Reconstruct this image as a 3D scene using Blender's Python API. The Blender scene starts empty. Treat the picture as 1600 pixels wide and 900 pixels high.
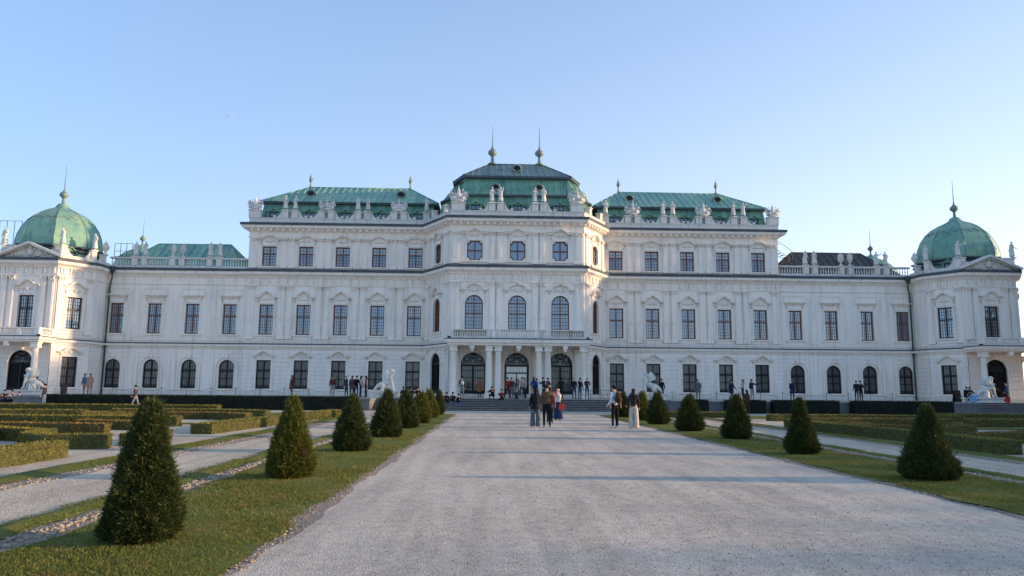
import bpy, math, random
import numpy as np
from math import sin, cos, tan, pi, radians, sqrt, atan2
from mathutils import Vector, Matrix
random.seed(11)
rng = np.random.default_rng(7)
SC = bpy.context.scene
COL = SC.collection

# ------------------------------------------------------------------ materials
def new_mat(name):
    m = bpy.data.materials.new(name); m.use_nodes = True
    nt = m.node_tree
    return m, nt, nt.nodes['Principled BSDF']
def N(nt, t, **kw):
    n = nt.nodes.new(t)
    for k, v in kw.items(): setattr(n, k, v)
    return n
def ramp(nt, fac, stops):
    r = N(nt, 'ShaderNodeValToRGB')
    e = r.color_ramp.elements
    while len(e) < len(stops): e.new(0.5)
    for i, (p, c) in enumerate(stops):
        e[i].position = p; e[i].color = (*c, 1)
    nt.links.new(fac, r.inputs[0]); return r.outputs[0]
def noise(nt, scale, detail=4, rough=.55, vec=None, dist=0.):
    n = N(nt, 'ShaderNodeTexNoise'); n.inputs['Scale'].default_value = scale
    n.inputs['Detail'].default_value = detail; n.inputs['Roughness'].default_value = rough
    n.inputs['Distortion'].default_value = dist
    if vec is not None: nt.links.new(vec, n.inputs['Vector'])
    return n.outputs[0]
def objco(nt, scale=None):
    tc = N(nt, 'ShaderNodeTexCoord'); o = tc.outputs['Object']
    if scale:
        mp = N(nt, 'ShaderNodeMapping'); mp.inputs['Scale'].default_value = scale
        nt.links.new(o, mp.inputs[0]); o = mp.outputs[0]
    return o
def geopos(nt, scale=None):
    g = N(nt, 'ShaderNodeNewGeometry'); o = g.outputs['Position']
    if scale:
        mp = N(nt, 'ShaderNodeMapping'); mp.inputs['Scale'].default_value = scale
        nt.links.new(o, mp.inputs[0]); o = mp.outputs[0]
    return o
def mixc(nt, fac, a, b, mode='MIX'):
    m = N(nt, 'ShaderNodeMix', data_type='RGBA', blend_type=mode)
    for i, v in ((0, fac), (6, a), (7, b)):
        if isinstance(v, (int, float)): m.inputs[i].default_value = v
        elif isinstance(v, tuple): m.inputs[i].default_value = (*v, 1)
        else: nt.links.new(v, m.inputs[i])
    return m.outputs[2]
def bump(nt, bs, h, strength, dist=.02):
    b = N(nt, 'ShaderNodeBump'); b.inputs['Strength'].default_value = strength
    b.inputs['Distance'].default_value = dist
    nt.links.new(h, b.inputs['Height']); nt.links.new(b.outputs[0], bs.inputs['Normal'])

def m_simple(name, col, rough=.7, metal=0., var=.15, scale=3., spec=.4):
    m, nt, bs = new_mat(name)
    v = noise(nt, scale, 5, .6, geopos(nt))
    c = ramp(nt, v, [(.3, tuple(x*(1-var) for x in col)), (.7, tuple(min(1, x*(1+var)) for x in col))])
    nt.links.new(c, bs.inputs['Base Color']); bs.inputs['Roughness'].default_value = rough
    bs.inputs['Metallic'].default_value = metal; bs.inputs['Specular IOR Level'].default_value = spec
    return m
def m_plaster(name, col, grime=.35):
    m, nt, bs = new_mat(name)
    p = geopos(nt)
    big = noise(nt, .35, 5, .6, p)
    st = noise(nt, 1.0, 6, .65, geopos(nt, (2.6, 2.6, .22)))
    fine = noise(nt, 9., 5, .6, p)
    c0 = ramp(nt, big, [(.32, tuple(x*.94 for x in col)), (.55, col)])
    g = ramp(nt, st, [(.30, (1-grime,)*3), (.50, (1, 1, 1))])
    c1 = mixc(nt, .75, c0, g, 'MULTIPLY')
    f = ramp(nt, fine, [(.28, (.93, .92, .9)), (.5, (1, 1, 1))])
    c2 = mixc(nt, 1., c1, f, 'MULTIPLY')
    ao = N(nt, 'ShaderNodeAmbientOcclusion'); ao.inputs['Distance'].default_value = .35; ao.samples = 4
    corner_tint = ramp(nt, ao.outputs['AO'], [(.25, (.62, .58, .52)), (.8, (1, 1, 1))])   # darker in the corners of mouldings
    c3 = mixc(nt, .38, c2, mixc(nt, 1., c2, corner_tint, 'MULTIPLY'))
    nt.links.new(c3, bs.inputs['Base Color']); bs.inputs['Roughness'].default_value = .85
    bs.inputs['Specular IOR Level'].default_value = .2
    bump(nt, bs, noise(nt, 30, 4, .6, p), .12, .01)
    return m
def m_copper(name, a, b, c_, seam=False):
    m, nt, bs = new_mat(name)
    p = geopos(nt)
    v = noise(nt, .55, 6, .65, p, .6)
    st = noise(nt, 1.4, 6, .7, geopos(nt, (1.6, 1.6, .35)))
    col = ramp(nt, v, [(.32, a), (.5, b), (.68, c_)])
    g = ramp(nt, st, [(.30, (.42, .44, .42)), (.46, (.95, .96, .96)), (.6, (1.05, 1.05, 1.05)), (.78, (1.2, 1.12, .8))])
    gi = N(nt, 'ShaderNodeNewGeometry')     # every sheet of copper has weathered a little differently
    isl = ramp(nt, gi.outputs['Random Per Island'], [(.0, (.70, .74, .78)), (.5, (1, 1, 1)), (1., (1.18, 1.14, .92))])
    c2 = mixc(nt, .85, mixc(nt, .8, col, g, 'MULTIPLY'), isl, 'MULTIPLY')
    nt.links.new(c2, bs.inputs['Base Color'])
    bs.inputs['Roughness'].default_value = .55; bs.inputs['Metallic'].default_value = .15
    bump(nt, bs, noise(nt, 5, 5, .6, p), .2, .03)
    return m
def m_leaf(name, cols, rough=.6, trans=.15):
    m, nt, bs = new_mat(name)
    g = N(nt, 'ShaderNodeNewGeometry')
    v = noise(nt, 1.3, 4, .6, objco(nt))
    mth = N(nt, 'ShaderNodeMath', operation='ADD'); nt.links.new(g.outputs['Random Per Island'], mth.inputs[0]); nt.links.new(v, mth.inputs[1])
    ml = N(nt, 'ShaderNodeMath', operation='MULTIPLY'); nt.links.new(mth.outputs[0], ml.inputs[0]); ml.inputs[1].default_value = .5
    c = ramp(nt, ml.outputs[0], [(.15+.7*i/(len(cols)-1), cc) for i, cc in enumerate(cols)])
    oi = N(nt, 'ShaderNodeObjectInfo'); sh = N(nt, 'ShaderNodeVectorMath', operation='ADD'); nt.links.new(geopos(nt), sh.inputs[0]); nt.links.new(oi.outputs['Random'], sh.inputs[1])
    br = noise(nt, 2.6, 3, .5, sh.outputs[0])       # patches of dry brown growth
    c = mixc(nt, ramp(nt, br, [(.60, (0, 0, 0)), (.72, (.6, .6, .6))]), c, (cols[-1][0]*1.15, cols[-1][0]*.62, cols[-1][0]*.28))
    nt.links.new(c, bs.inputs['Base Color']); bs.inputs['Roughness'].default_value = rough
    bs.inputs['Specular IOR Level'].default_value = .25
    if trans:
        tr = N(nt, 'ShaderNodeBsdfTranslucent'); nt.links.new(c, tr.inputs[0])
        mx = N(nt, 'ShaderNodeMixShader'); mx.inputs[0].default_value = trans
        nt.links.new(bs.outputs[0], mx.inputs[1]); nt.links.new(tr.outputs[0], mx.inputs[2])
        nt.links.new(mx.outputs[0], nt.nodes['Material Output'].inputs[0])
    return m
def m_glass(name, lo, hi, gloss=.3, curtain=None, split=None, tint=(.75, .85, 1.)):
    """window pane: pale curtains / blinds behind reflecting old glass, some reflections put into the base colour"""
    m, nt, bs = new_mat(name)
    rnd = N(nt, 'ShaderNodeObjectInfo')
    tc = objco(nt)
    v = noise(nt, 1.1, 3, .6, geopos(nt))
    c = ramp(nt, v, [(.35, lo), (.65, hi)])  # where lo and hi are bluish, the sky's reflection is put into the colour
    c = mixc(nt, 1., c, ramp(nt, rnd.outputs['Random'], [(.0, (.30, .28, .27)), (.35, (.75, .75, .78)), (.75, (1, 1, 1)), (1., (1.9, 1.75, 1.5))]), 'MULTIPLY')
    if curtain:
        w = N(nt, 'ShaderNodeTexWave'); w.inputs['Scale'].default_value = 2.2; w.inputs['Distortion'].default_value = 1.5
        nt.links.new(tc, w.inputs[0]); w.bands_direction = 'X'
        c = mixc(nt, .55, c, ramp(nt, w.outputs[1], [(.2, tuple(x*.6 for x in curtain)), (.8, curtain)]))
    if split:
        sx = N(nt, 'ShaderNodeSeparateXYZ'); nt.links.new(tc, sx.inputs[0])
        gt = N(nt, 'ShaderNodeMath', operation='GREATER_THAN'); nt.links.new(sx.outputs[2], gt.inputs[0]); gt.inputs[1].default_value = split[0]
        c = mixc(nt, gt.outputs[0], c, split[1])
    nt.links.new(c, bs.inputs['Base Color']); bs.inputs['Roughness'].default_value = .5
    gl = N(nt, 'ShaderNodeBsdfGlossy'); gl.inputs[0].default_value = (*tint, 1); gl.inputs['Roughness'].default_value = .03
    b = N(nt, 'ShaderNodeBump'); b.inputs['Strength'].default_value = .25; b.inputs['Distance'].default_value = .05
    nt.links.new(noise(nt, .9, 2, .5, geopos(nt)), b.inputs['Height']); nt.links.new(b.outputs[0], gl.inputs['Normal'])
    mx = N(nt, 'ShaderNodeMixShader'); mx.inputs[0].default_value = gloss
    nt.links.new(bs.outputs[0], mx.inputs[1]); nt.links.new(gl.outputs[0], mx.inputs[2])
    nt.links.new(mx.outputs[0], nt.nodes['Material Output'].inputs[0])
    return m
def m_gravel(name, a, b, c_, scale=1.):
    m, nt, bs = new_mat(name)
    p = geopos(nt)
    vo = N(nt, 'ShaderNodeTexVoronoi'); vo.inputs['Scale'].default_value = 62*scale; nt.links.new(p, vo.inputs['Vector'])
    sep = N(nt, 'ShaderNodeSeparateColor'); nt.links.new(vo.outputs['Color'], sep.inputs[0])
    col = ramp(nt, sep.outputs[0], [(.0, a), (.25, b), (.8, b), (1., c_)])
    big = noise(nt, .45, 6, .65, geopos(nt, (1., .5, 1)), .5)
    col = mixc(nt, 1., col, ramp(nt, big, [(.3, (.74, .74, .76)), (.6, (1, 1, 1))]), 'MULTIPLY')
    col = mixc(nt, 1., col, ramp(nt, noise(nt, 1.7, 4, .6, geopos(nt, (1.3, .07, 1)), .4), [(.36, (.88, .875, .87)), (.58, (1.04, 1.035, 1.03))]), 'MULTIPLY')
    mid = noise(nt, 5., 5, .7, p)
    col = mixc(nt, 1., col, ramp(nt, mid, [(.3, (.80, .80, .80)), (.6, (1.05, 1.04, 1.02))]), 'MULTIPLY')
    nt.links.new(col, bs.inputs['Base Color']); bs.inputs['Roughness'].default_value = .95
    bs.inputs['Specular IOR Level'].default_value = .15
    ad = N(nt, 'ShaderNodeMath', operation='MULTIPLY_ADD'); nt.links.new(mid, ad.inputs[0]); ad.inputs[1].default_value = 1.5
    nt.links.new(vo.outputs['Distance'], ad.inputs[2])
    a2 = N(nt, 'ShaderNodeMath', operation='MULTIPLY_ADD'); nt.links.new(noise(nt, 1.6, 3, .6, geopos(nt, (1., .45, 1))), a2.inputs[0]); a2.inputs[1].default_value = 5.; nt.links.new(ad.outputs[0], a2.inputs[2])
    bump(nt, bs, a2.outputs[0], .6, .02)
    return m
M = {}
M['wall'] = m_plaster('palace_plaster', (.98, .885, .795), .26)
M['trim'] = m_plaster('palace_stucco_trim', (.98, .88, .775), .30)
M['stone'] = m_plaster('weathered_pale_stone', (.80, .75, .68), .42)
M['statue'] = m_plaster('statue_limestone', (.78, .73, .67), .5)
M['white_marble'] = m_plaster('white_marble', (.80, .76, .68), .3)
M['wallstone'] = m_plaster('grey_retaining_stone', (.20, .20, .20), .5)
M['step'] = m_simple('dark_worn_steps', (.085, .08, .08), .85, 0, .3, 2.5)
M['nosing'] = m_simple('pale_step_nosing', (.30, .28, .265), .8, 0, .3, 2.5)
M['gutter'] = m_simple('lead_gutter', (.085, .10, .12), .6, .2, .3, 1.2)
M['pipe'] = m_simple('patinated_pipe', (.06, .10, .095), .6, .3, .3, 2)
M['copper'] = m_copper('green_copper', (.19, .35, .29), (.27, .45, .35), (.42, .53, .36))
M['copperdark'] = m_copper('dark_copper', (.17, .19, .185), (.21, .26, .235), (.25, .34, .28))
M['copperlow'] = m_copper('deep_green_copper', (.12, .27, .22), (.18, .35, .27), (.24, .39, .28))  # deeper green for the steep slopes, dormers and drums
M['brownroof'] = m_copper('brown_sheet_roof', (.05, .048, .05), (.075, .068, .065), (.10, .085, .07))
M['wood'] = m_simple('red_brown_window_wood', (.17, .06, .038), .5, 0, .35, 4)
M['darkwood'] = m_simple('dark_window_wood', (.035, .022, .02), .5, 0, .35, 4)
M['muntin'] = m_simple('grey_brown_muntins', (.085, .06, .055), .5, 0, .3, 4)
M['iron'] = m_simple('black_wrought_iron', (.015, .015, .017), .45, .3, .3, 5)
M['dark'] = m_simple('dark_opening', (.012, .012, .014), .6)
M['gl3'] = m_glass('attic_pane', (.10, .11, .14), (.17, .19, .23), .18, None, (1.25, (.34, .33, .31)))
M['gl2'] = m_glass('piano_nobile_pane', (.12, .14, .18), (.21, .24, .29), .28, (.24, .25, .27))
M['gl2b'] = m_glass('bright_blind_pane', (.24, .25, .25), (.38, .38, .36), .22, (.42, .42, .40))
M['glc'] = m_glass('central_pane', (.05, .065, .10), (.10, .13, .18), .24, None)
M['glg'] = m_glass('curtained_pane', (.16, .155, .15), (.27, .255, .24), .08, (.30, .285, .26))
M['gldark'] = m_glass('dark_fanlight', (.03, .032, .036), (.06, .062, .068), .07, None)
M['gldoor'] = m_glass('entrance_glass', (.28, .29, .28), (.48, .50, .48), .3, None)  # pale base colour puts the bright interior reflections into the glass
M['gravel'] = m_gravel('main_path_gravel', (.40, .34, .27), (.65, .56, .455), (.80, .71, .60))
M['gravel2'] = m_gravel('side_path_gravel', (.34, .27, .19), (.66, .545, .41), (.84, .71, .56), .8)
M['plaza'] = m_gravel('forecourt_gravel', (.40, .345, .28), (.60, .515, .42), (.73, .63, .53), .5)
M['soil'] = m_gravel('trodden_soil', (.12, .09, .07), (.36, .29, .225), (.62, .54, .45), .8)
M['rock'] = m_simple('pale_rubble', (.36, .28, .20), .95, 0, .7, 16)
def m_lawn():
    m, nt, bs = new_mat('short_turf'); p = geopos(nt)
    v = noise(nt, 1.1, 6, .7, p, .4); f = noise(nt, 34, 4, .7, p)
    c = ramp(nt, v, [(.3, (.085, .115, .025)), (.48, (.14, .16, .035)), (.62, (.22, .19, .06)), (.76, (.32, .24, .13))])
    c = mixc(nt, 1., c, ramp(nt, f, [(.3, (.55, .55, .5)), (.65, (1.15, 1.15, 1.1))]), 'MULTIPLY')
    nt.links.new(c, bs.inputs['Base Color']); bs.inputs['Roughness'].default_value = .9
    bs.inputs['Specular IOR Level'].default_value = .1
    bump(nt, bs, f, .8, .03); return m
M['lawn'] = m_lawn()
M['blade'] = m_leaf('grass_blades', [(.085, .115, .02), (.15, .17, .032), (.21, .215, .045), (.32, .26, .10)], .7, .3)
M['yew'] = m_leaf('yew_needles', [(.022, .034, .012), (.042, .060, .016), (.075, .092, .022), (.12, .125, .032)], .55, .12)
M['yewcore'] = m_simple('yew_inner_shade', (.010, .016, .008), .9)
M['yewlit'] = m_leaf('yew_needles_sunlit', [(.045, .055, .012), (.095, .110, .018), (.16, .165, .026), (.22, .19, .04)], .55, .18)  # sunlit copy of the yew needles, the sun's yellow put into the colour
M['box'] = m_leaf('box_leaves', [(.07, .075, .016), (.14, .14, .025), (.24, .21, .04), (.34, .26, .06)], .6, .12)
M['boxrust'] = m_leaf('scorched_box_leaves', [(.08, .065, .016), (.17, .115, .026), (.28, .17, .04), (.36, .21, .06)], .6, .12)
M['boxcore'] = m_simple('box_inner', (.075, .075, .022), .9, 0, .5, 9)
M['hornbeam'] = m_leaf('dark_clipped_leaves', [(.008, .014, .008), (.014, .024, .011), (.024, .036, .014), (.035, .045, .018)], .6, .05)
M['hcore'] = m_simple('dark_hedge_inner', (.008, .012, .008), .9)
M['bark'] = m_simple('bark', (.10, .075, .055), .95, 0, .4, 8)
M['skin'] = m_simple('skin', (.55, .34, .25), .55, 0, .06)
M['skin2'] = m_simple('tan_skin', (.36, .22, .15), .55, 0, .06)
M['eye'] = m_simple('dark_eyes', (.02, .015, .012), .2)
_cm = {}
def cloth(c):
    if c not in _cm:
        m, nt, bs = new_mat('cloth_%d' % len(_cm))
        v = noise(nt, 7, 4, .6, geopos(nt))
        nt.links.new(ramp(nt, v, [(.3, tuple(x*.7 for x in c)), (.7, tuple(min(1, x*1.2) for x in c))]), bs.inputs['Base Color'])
        bs.inputs['Roughness'].default_value = .9; bs.inputs['Specular IOR Level'].default_value = .15
        bump(nt, bs, noise(nt, 12, 3, .5, geopos(nt)), .6, .03)
        _cm[c] = m
    return _cm[c]

# ------------------------------------------------------------------ helpers
class MB:
    def __init__(s): s.v = []; s.f = []; s.m = []; s.sm = []
    def add(s, vs, fs, mi=0, smooth=False):
        o = len(s.v); s.v += [tuple(p) for p in vs]
        for f in fs: s.f.append(tuple(o+i for i in f)); s.m.append(mi); s.sm.append(smooth)
    def box(s, x0, x1, y0, y1, z0, z1, mi=0):
        s.add([(x0,y0,z0),(x1,y0,z0),(x1,y1,z0),(x0,y1,z0),(x0,y0,z1),(x1,y0,z1),(x1,y1,z1),(x0,y1,z1)],
              [(0,3,2,1),(4,5,6,7),(0,1,5,4),(1,2,6,5),(2,3,7,6),(3,0,4,7)], mi)
    def tube(s, pts, r, n=6, mi=0, smooth=True, cap=True):
        pts = [Vector(p) for p in pts]; R = r if isinstance(r, (list, tuple)) else [r]*len(pts)
        o = []; up = Vector((0, 0, 1))
        for i, p in enumerate(pts):
            t = (pts[min(i+1, len(pts)-1)]-pts[max(i-1, 0)])
            if t.length < 1e-9: t = Vector((0,0,1))
            t.normalize()
            a = t.cross(up) if abs(t.z) < .95 else t.cross(Vector((0, 1, 0)))
            a.normalize(); b = t.cross(a)
            o += [p+(a*cos(2*pi*k/n)+b*sin(2*pi*k/n))*R[i] for k in range(n)]
        f = [(i*n+k, i*n+(k+1) % n, (i+1)*n+(k+1) % n, (i+1)*n+k) for i in range(len(pts)-1) for k in range(n)]
        if cap: f += [tuple(range(n))[::-1], tuple((len(pts)-1)*n+k for k in range(n))]
        s.add(o, f, mi, smooth)
    def lathe(s, cx, cy, prof, n=16, mi=0, smooth=True, a0=0., sy=1.):
        vs = [(cx+r*cos(a0+2*pi*k/n), cy+sy*r*sin(a0+2*pi*k/n), z) for r, z in prof for k in range(n)]
        f = [(i*n+k, i*n+(k+1) % n, (i+1)*n+(k+1) % n, (i+1)*n+k) for i in range(len(prof)-1) for k in range(n)]
        f += [tuple(range(n))[::-1], tuple((len(prof)-1)*n+k for k in range(n))]
        s.add(vs, f, mi, smooth)
    def blob(s, c, r, n=8, mi=0, rot=None):
        vs = []; R = r if isinstance(r, tuple) else (r, r, r); h = n//2+1
        for i in range(h+1):
            th = pi*i/h
            for k in range(n):
                v = Vector((R[0]*sin(th)*cos(2*pi*k/n), R[1]*sin(th)*sin(2*pi*k/n), R[2]*cos(th)))
                if rot: v = rot @ v
                vs.append(Vector(c)+v)
        f = [(i*n+k, (i+1)*n+k, (i+1)*n+(k+1) % n, i*n+(k+1) % n) for i in range(h) for k in range(n)]
        s.add(vs, f, mi, True)
    def build(s, name, mats, parent=None, loc=None, rotz=0., bevel=0.):
        me = bpy.data.meshes.new(name); me.from_pydata(s.v, [], s.f)
        if not isinstance(mats, (list, tuple)): mats = [mats]
        for m in mats: me.materials.append(m)
        me.polygons.foreach_set('material_index', s.m); me.polygons.foreach_set('use_smooth', s.sm)
        me.update()
        return link(bpy.data.objects.new(name, me), parent, loc, rotz)
def link(o, parent=None, loc=None, rotz=0.):
    COL.objects.link(o)
    if loc is not None: o.location = loc
    if rotz: o.rotation_euler = (0, 0, rotz)
    if parent is not None: o.parent = parent
    return o
def world_parent(o, p):
    o.parent = p; o.matrix_parent_inverse = Matrix.LocRotScale(p.location, p.rotation_euler, None).inverted()
    return o
def tag(o, label=None, cat=None, group=None, kind=None):
    if label: o['label'] = label
    if cat: o['category'] = cat
    if group: o['group'] = group
    if kind: o['kind'] = kind
    return o
def empty(name, loc, rotz=0.):
    o = bpy.data.objects.new(name, None); o.empty_display_size = .3
    return link(o, None, loc, rotz)
def copy_tree(o, parent=None):
    c = o.copy(); COL.objects.link(c)
    if parent is not None: c.parent = parent
    for ch in [x for x in COL.objects if x.parent == o]: copy_tree(ch, c)
    return c
def mesh_np(name, verts, faces, mats, parent=None, loc=None, rotz=0, smooth=False):
    """verts (n,3), faces (m,k) all of same size k"""
    me = bpy.data.meshes.new(name)
    n, m, k = len(verts), len(faces), faces.shape[1]
    me.vertices.add(n); me.vertices.foreach_set('co', np.ascontiguousarray(verts, dtype=np.float32).ravel())
    me.loops.add(m*k); me.loops.foreach_set('vertex_index', np.ascontiguousarray(faces, dtype=np.int32).ravel())
    me.polygons.add(m); me.polygons.foreach_set('loop_start', np.arange(m, dtype=np.int32)*k)
    me.polygons.foreach_set('loop_total', np.full(m, k, dtype=np.int32))
    for mt in (mats if isinstance(mats, (list, tuple)) else [mats]): me.materials.append(mt)
    me.update(calc_edges=True)
    return link(bpy.data.objects.new(name, me), parent, loc, rotz)

# ------------------------------------------------------------------ frames and facade pieces
class Fr:
    """a vertical wall plane: u along it, z up, d outward"""
    def __init__(s, p0, p1):
        s.p = p0; L = sqrt((p1[0]-p0[0])**2+(p1[1]-p0[1])**2); s.L = L
        s.dx, s.dy = (p1[0]-p0[0])/L, (p1[1]-p0[1])/L
        s.nx, s.ny = s.dy, -s.dx
        s.ang = atan2(s.dy, s.dx)
    def pt(s, u, z, d=0.): return (s.p[0]+s.dx*u+s.nx*d, s.p[1]+s.dy*u+s.ny*d, z)
LOCAL = Fr((0, 0), (1, 0))
def fbox(mb, fr, u0, u1, z0, z1, d0, d1, mi=0):
    P = fr.pt
    mb.add([P(u0,z0,d1),P(u1,z0,d1),P(u1,z0,d0),P(u0,z0,d0),P(u0,z1,d1),P(u1,z1,d1),P(u1,z1,d0),P(u0,z1,d0)],
           [(0,3,2,1),(4,5,6,7),(0,1,5,4),(1,2,6,5),(2,3,7,6),(3,0,4,7)], mi)
def sweep(mb, poly, prof, mi=0, closed_ends=True):
    """extrude profile [(d,z)...] along a plan polyline with mitred corners (outward = right hand side)"""
    n = len(poly); rings = []
    for i, p in enumerate(poly):
        fs = []
        if i > 0: fs.append(Fr(poly[i-1], p))
        if i < n-1: fs.append(Fr(p, poly[i+1]))
        if len(fs) == 2:
            bx, by = fs[0].nx+fs[1].nx, fs[0].ny+fs[1].ny
            l = bx*bx+by*by; k = 2./l; bx *= k; by *= k
        else: bx, by = fs[0].nx, fs[0].ny
        rings.append([(p[0]+bx*d, p[1]+by*d, z) for d, z in prof])
    k = len(prof); vs = [v for r in rings for v in r]
    f = [(i*k+j, (i+1)*k+j, (i+1)*k+j+1, i*k+j+1) for i in range(n-1) for j in range(k-1)]
    if closed_ends: f += [tuple(range(k)), tuple((n-1)*k+j for j in range(k))[::-1]]
    mb.add(vs, f, mi)
def arch_pts(uc, w, z1, n=12, rise=None):
    rise = rise or w/2
    return [(uc-cos(pi*i/n)*w/2, z1-rise+sin(pi*i/n)*rise) for i in range(n+1)]
def wall(mb, fr, u0, u1, z0, z1, holes, courses=None, depth=.32):
    """wall plane with openings [(uc,w,za,zb,arched)], optional rusticated courses (za,zb,step)"""
    zs = {z0, z1}
    for uc, w, a, b, ar in holes: zs |= {a, b}
    off = lambda z: 0.
    if courses:
        ca, cb, st = courses; g = .05; z = ca
        while z < cb-.02:
            zs |= {round(z, 4), round(min(z+st-g, cb), 4)}; z += st
        zs.add(cb)
        off = lambda zz: (.045 if (ca <= zz < cb and ((zz-ca) % st) < st-g) else 0.)
    zs = sorted(z for z in zs if z0-1e-6 <= z <= z1+1e-6)
    prev = None
    for a, b in zip(zs, zs[1:]):
        if b-a < 1e-4: continue
        o = off((a+b)/2); cuts = sorted((uc-w/2, uc+w/2) for uc, w, ha, hb, ar in holes if ha < (a+b)/2 < hb)
        iv = []; cu = u0
        for c0, c1 in cuts: iv.append((cu, c0)); cu = c1
        iv.append((cu, u1))
        for i0, i1 in iv:
            if i1-i0 > 1e-4:
                mb.add([fr.pt(i0,a,o), fr.pt(i1,a,o), fr.pt(i1,b,o), fr.pt(i0,b,o)], [(0,1,2,3)])
                if prev is not None and abs(prev-o) > 1e-5:
                    mb.add([fr.pt(i0,a,prev), fr.pt(i1,a,prev), fr.pt(i1,a,o), fr.pt(i0,a,o)], [(0,1,2,3)])
        prev = o
    e = .047 if courses else 0.
    for uc, w, a, b, ar in holes:
        l, r = uc-w/2, uc+w/2
        if ar:
            pts = arch_pts(uc, w, b, 12); zt = pts[0][1]
            for i in range(12):
                (ua, za), (ub, zb) = pts[i], pts[i+1]
                mb.add([fr.pt(ua,za,e), fr.pt(ub,zb,e), fr.pt(ub,b,e), fr.pt(ua,b,e)], [(0,1,2,3)])
                mb.add([fr.pt(ua,za,e), fr.pt(ub,zb,e), fr.pt(ub,zb,-depth), fr.pt(ua,za,-depth)], [(3,2,1,0)])
        else:
            zt = b; mb.add([fr.pt(l,b,e), fr.pt(r,b,e), fr.pt(r,b,-depth), fr.pt(l,b,-depth)], [(3,2,1,0)])
        mb.add([fr.pt(l,a,e), fr.pt(l,zt,e), fr.pt(l,zt,-depth), fr.pt(l,a,-depth)], [(0,1,2,3)])
        mb.add([fr.pt(r,a,e), fr.pt(r,zt,e), fr.pt(r,zt,-depth), fr.pt(r,a,-depth)], [(3,2,1,0)])
        mb.add([fr.pt(l,a,e), fr.pt(r,a,e), fr.pt(r,a,-depth), fr.pt(l,a,-depth)], [(0,1,2,3)])
def ribbon(mb, pts, h, d0, d1, fr=LOCAL, mi=0):
    """raised moulding following a line of (u,z) points, h thick"""
    nrm = []
    for i in range(len(pts)):
        a = pts[max(i-1, 0)]; b = pts[min(i+1, len(pts)-1)]
        tx, tz = b[0]-a[0], b[1]-a[1]; l = sqrt(tx*tx+tz*tz) or 1
        nrm.append((-tz/l, tx/l))
    vs = []
    for (u, z), (nu, nz) in zip(pts, nrm):
        vs += [fr.pt(u, z, d0), fr.pt(u, z, d1), fr.pt(u+nu*h, z+nz*h, d1), fr.pt(u+nu*h, z+nz*h, d0)]
    f = []
    for i in range(len(pts)-1):
        for k in range(4): f.append((i*4+k, i*4+(k+1) % 4, (i+1)*4+(k+1) % 4, (i+1)*4+k))
    n = len(pts)-1; f += [(0,3,2,1), (n*4, n*4+1, n*4+2, n*4+3)]
    mb.add(vs, f, mi)
def hood_curve(w, kind):
    s = w/2
    if kind == 'swan':      # flat ends rising into a round crown
        return [(-s-.38,0), (-s-.02,0), (-s+.12,.06), (-s+.26,.22), (-.16,.40), (0,.44), (.16,.40), (s-.26,.22), (s-.12,.06), (s+.02,0), (s+.38,0)]
    if kind == 'bow':
        return [(-s-.38,0), (-s-.05,.0), (-s+.12,.10), (-.36,.27), (0,.34), (.36,.27), (s-.12,.10), (s+.05,0), (s+.38,0)]
    if kind == 'crest':
        return [(-s-.38,0), (-s,0), (-s+.12,.10), (-s+.22,.30), (-s+.40,.40), (-.13,.50), (0,.62), (.13,.50), (s-.40,.40), (s-.22,.30), (s-.12,.10), (s,0), (s+.38,0)]
    return [(-s-.34,0), (s+.34,0)]
def cartouche(mb, z, w, s=1.):
    """shell and scroll ornament under the hood"""
    mb.blob((0, -.07, z), (.17*s, .09, .15*s)); mb.blob((0, -.10, z+.12*s), (.08*s, .08, .09*s))
    for sd in (-1, 1):
        for k in range(3):
            mb.blob((sd*(.24+.14*k)*s, -.05, z-.03*k*s+.02), (.10*s, .06, .06*s), 6)
        mb.tube([(sd*(w/2+.12), -.05, z+.08), (sd*(w/2+.2), -.09, z-.10), (sd*(w/2+.12), -.05, z-.30)], .05, 5)

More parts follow.
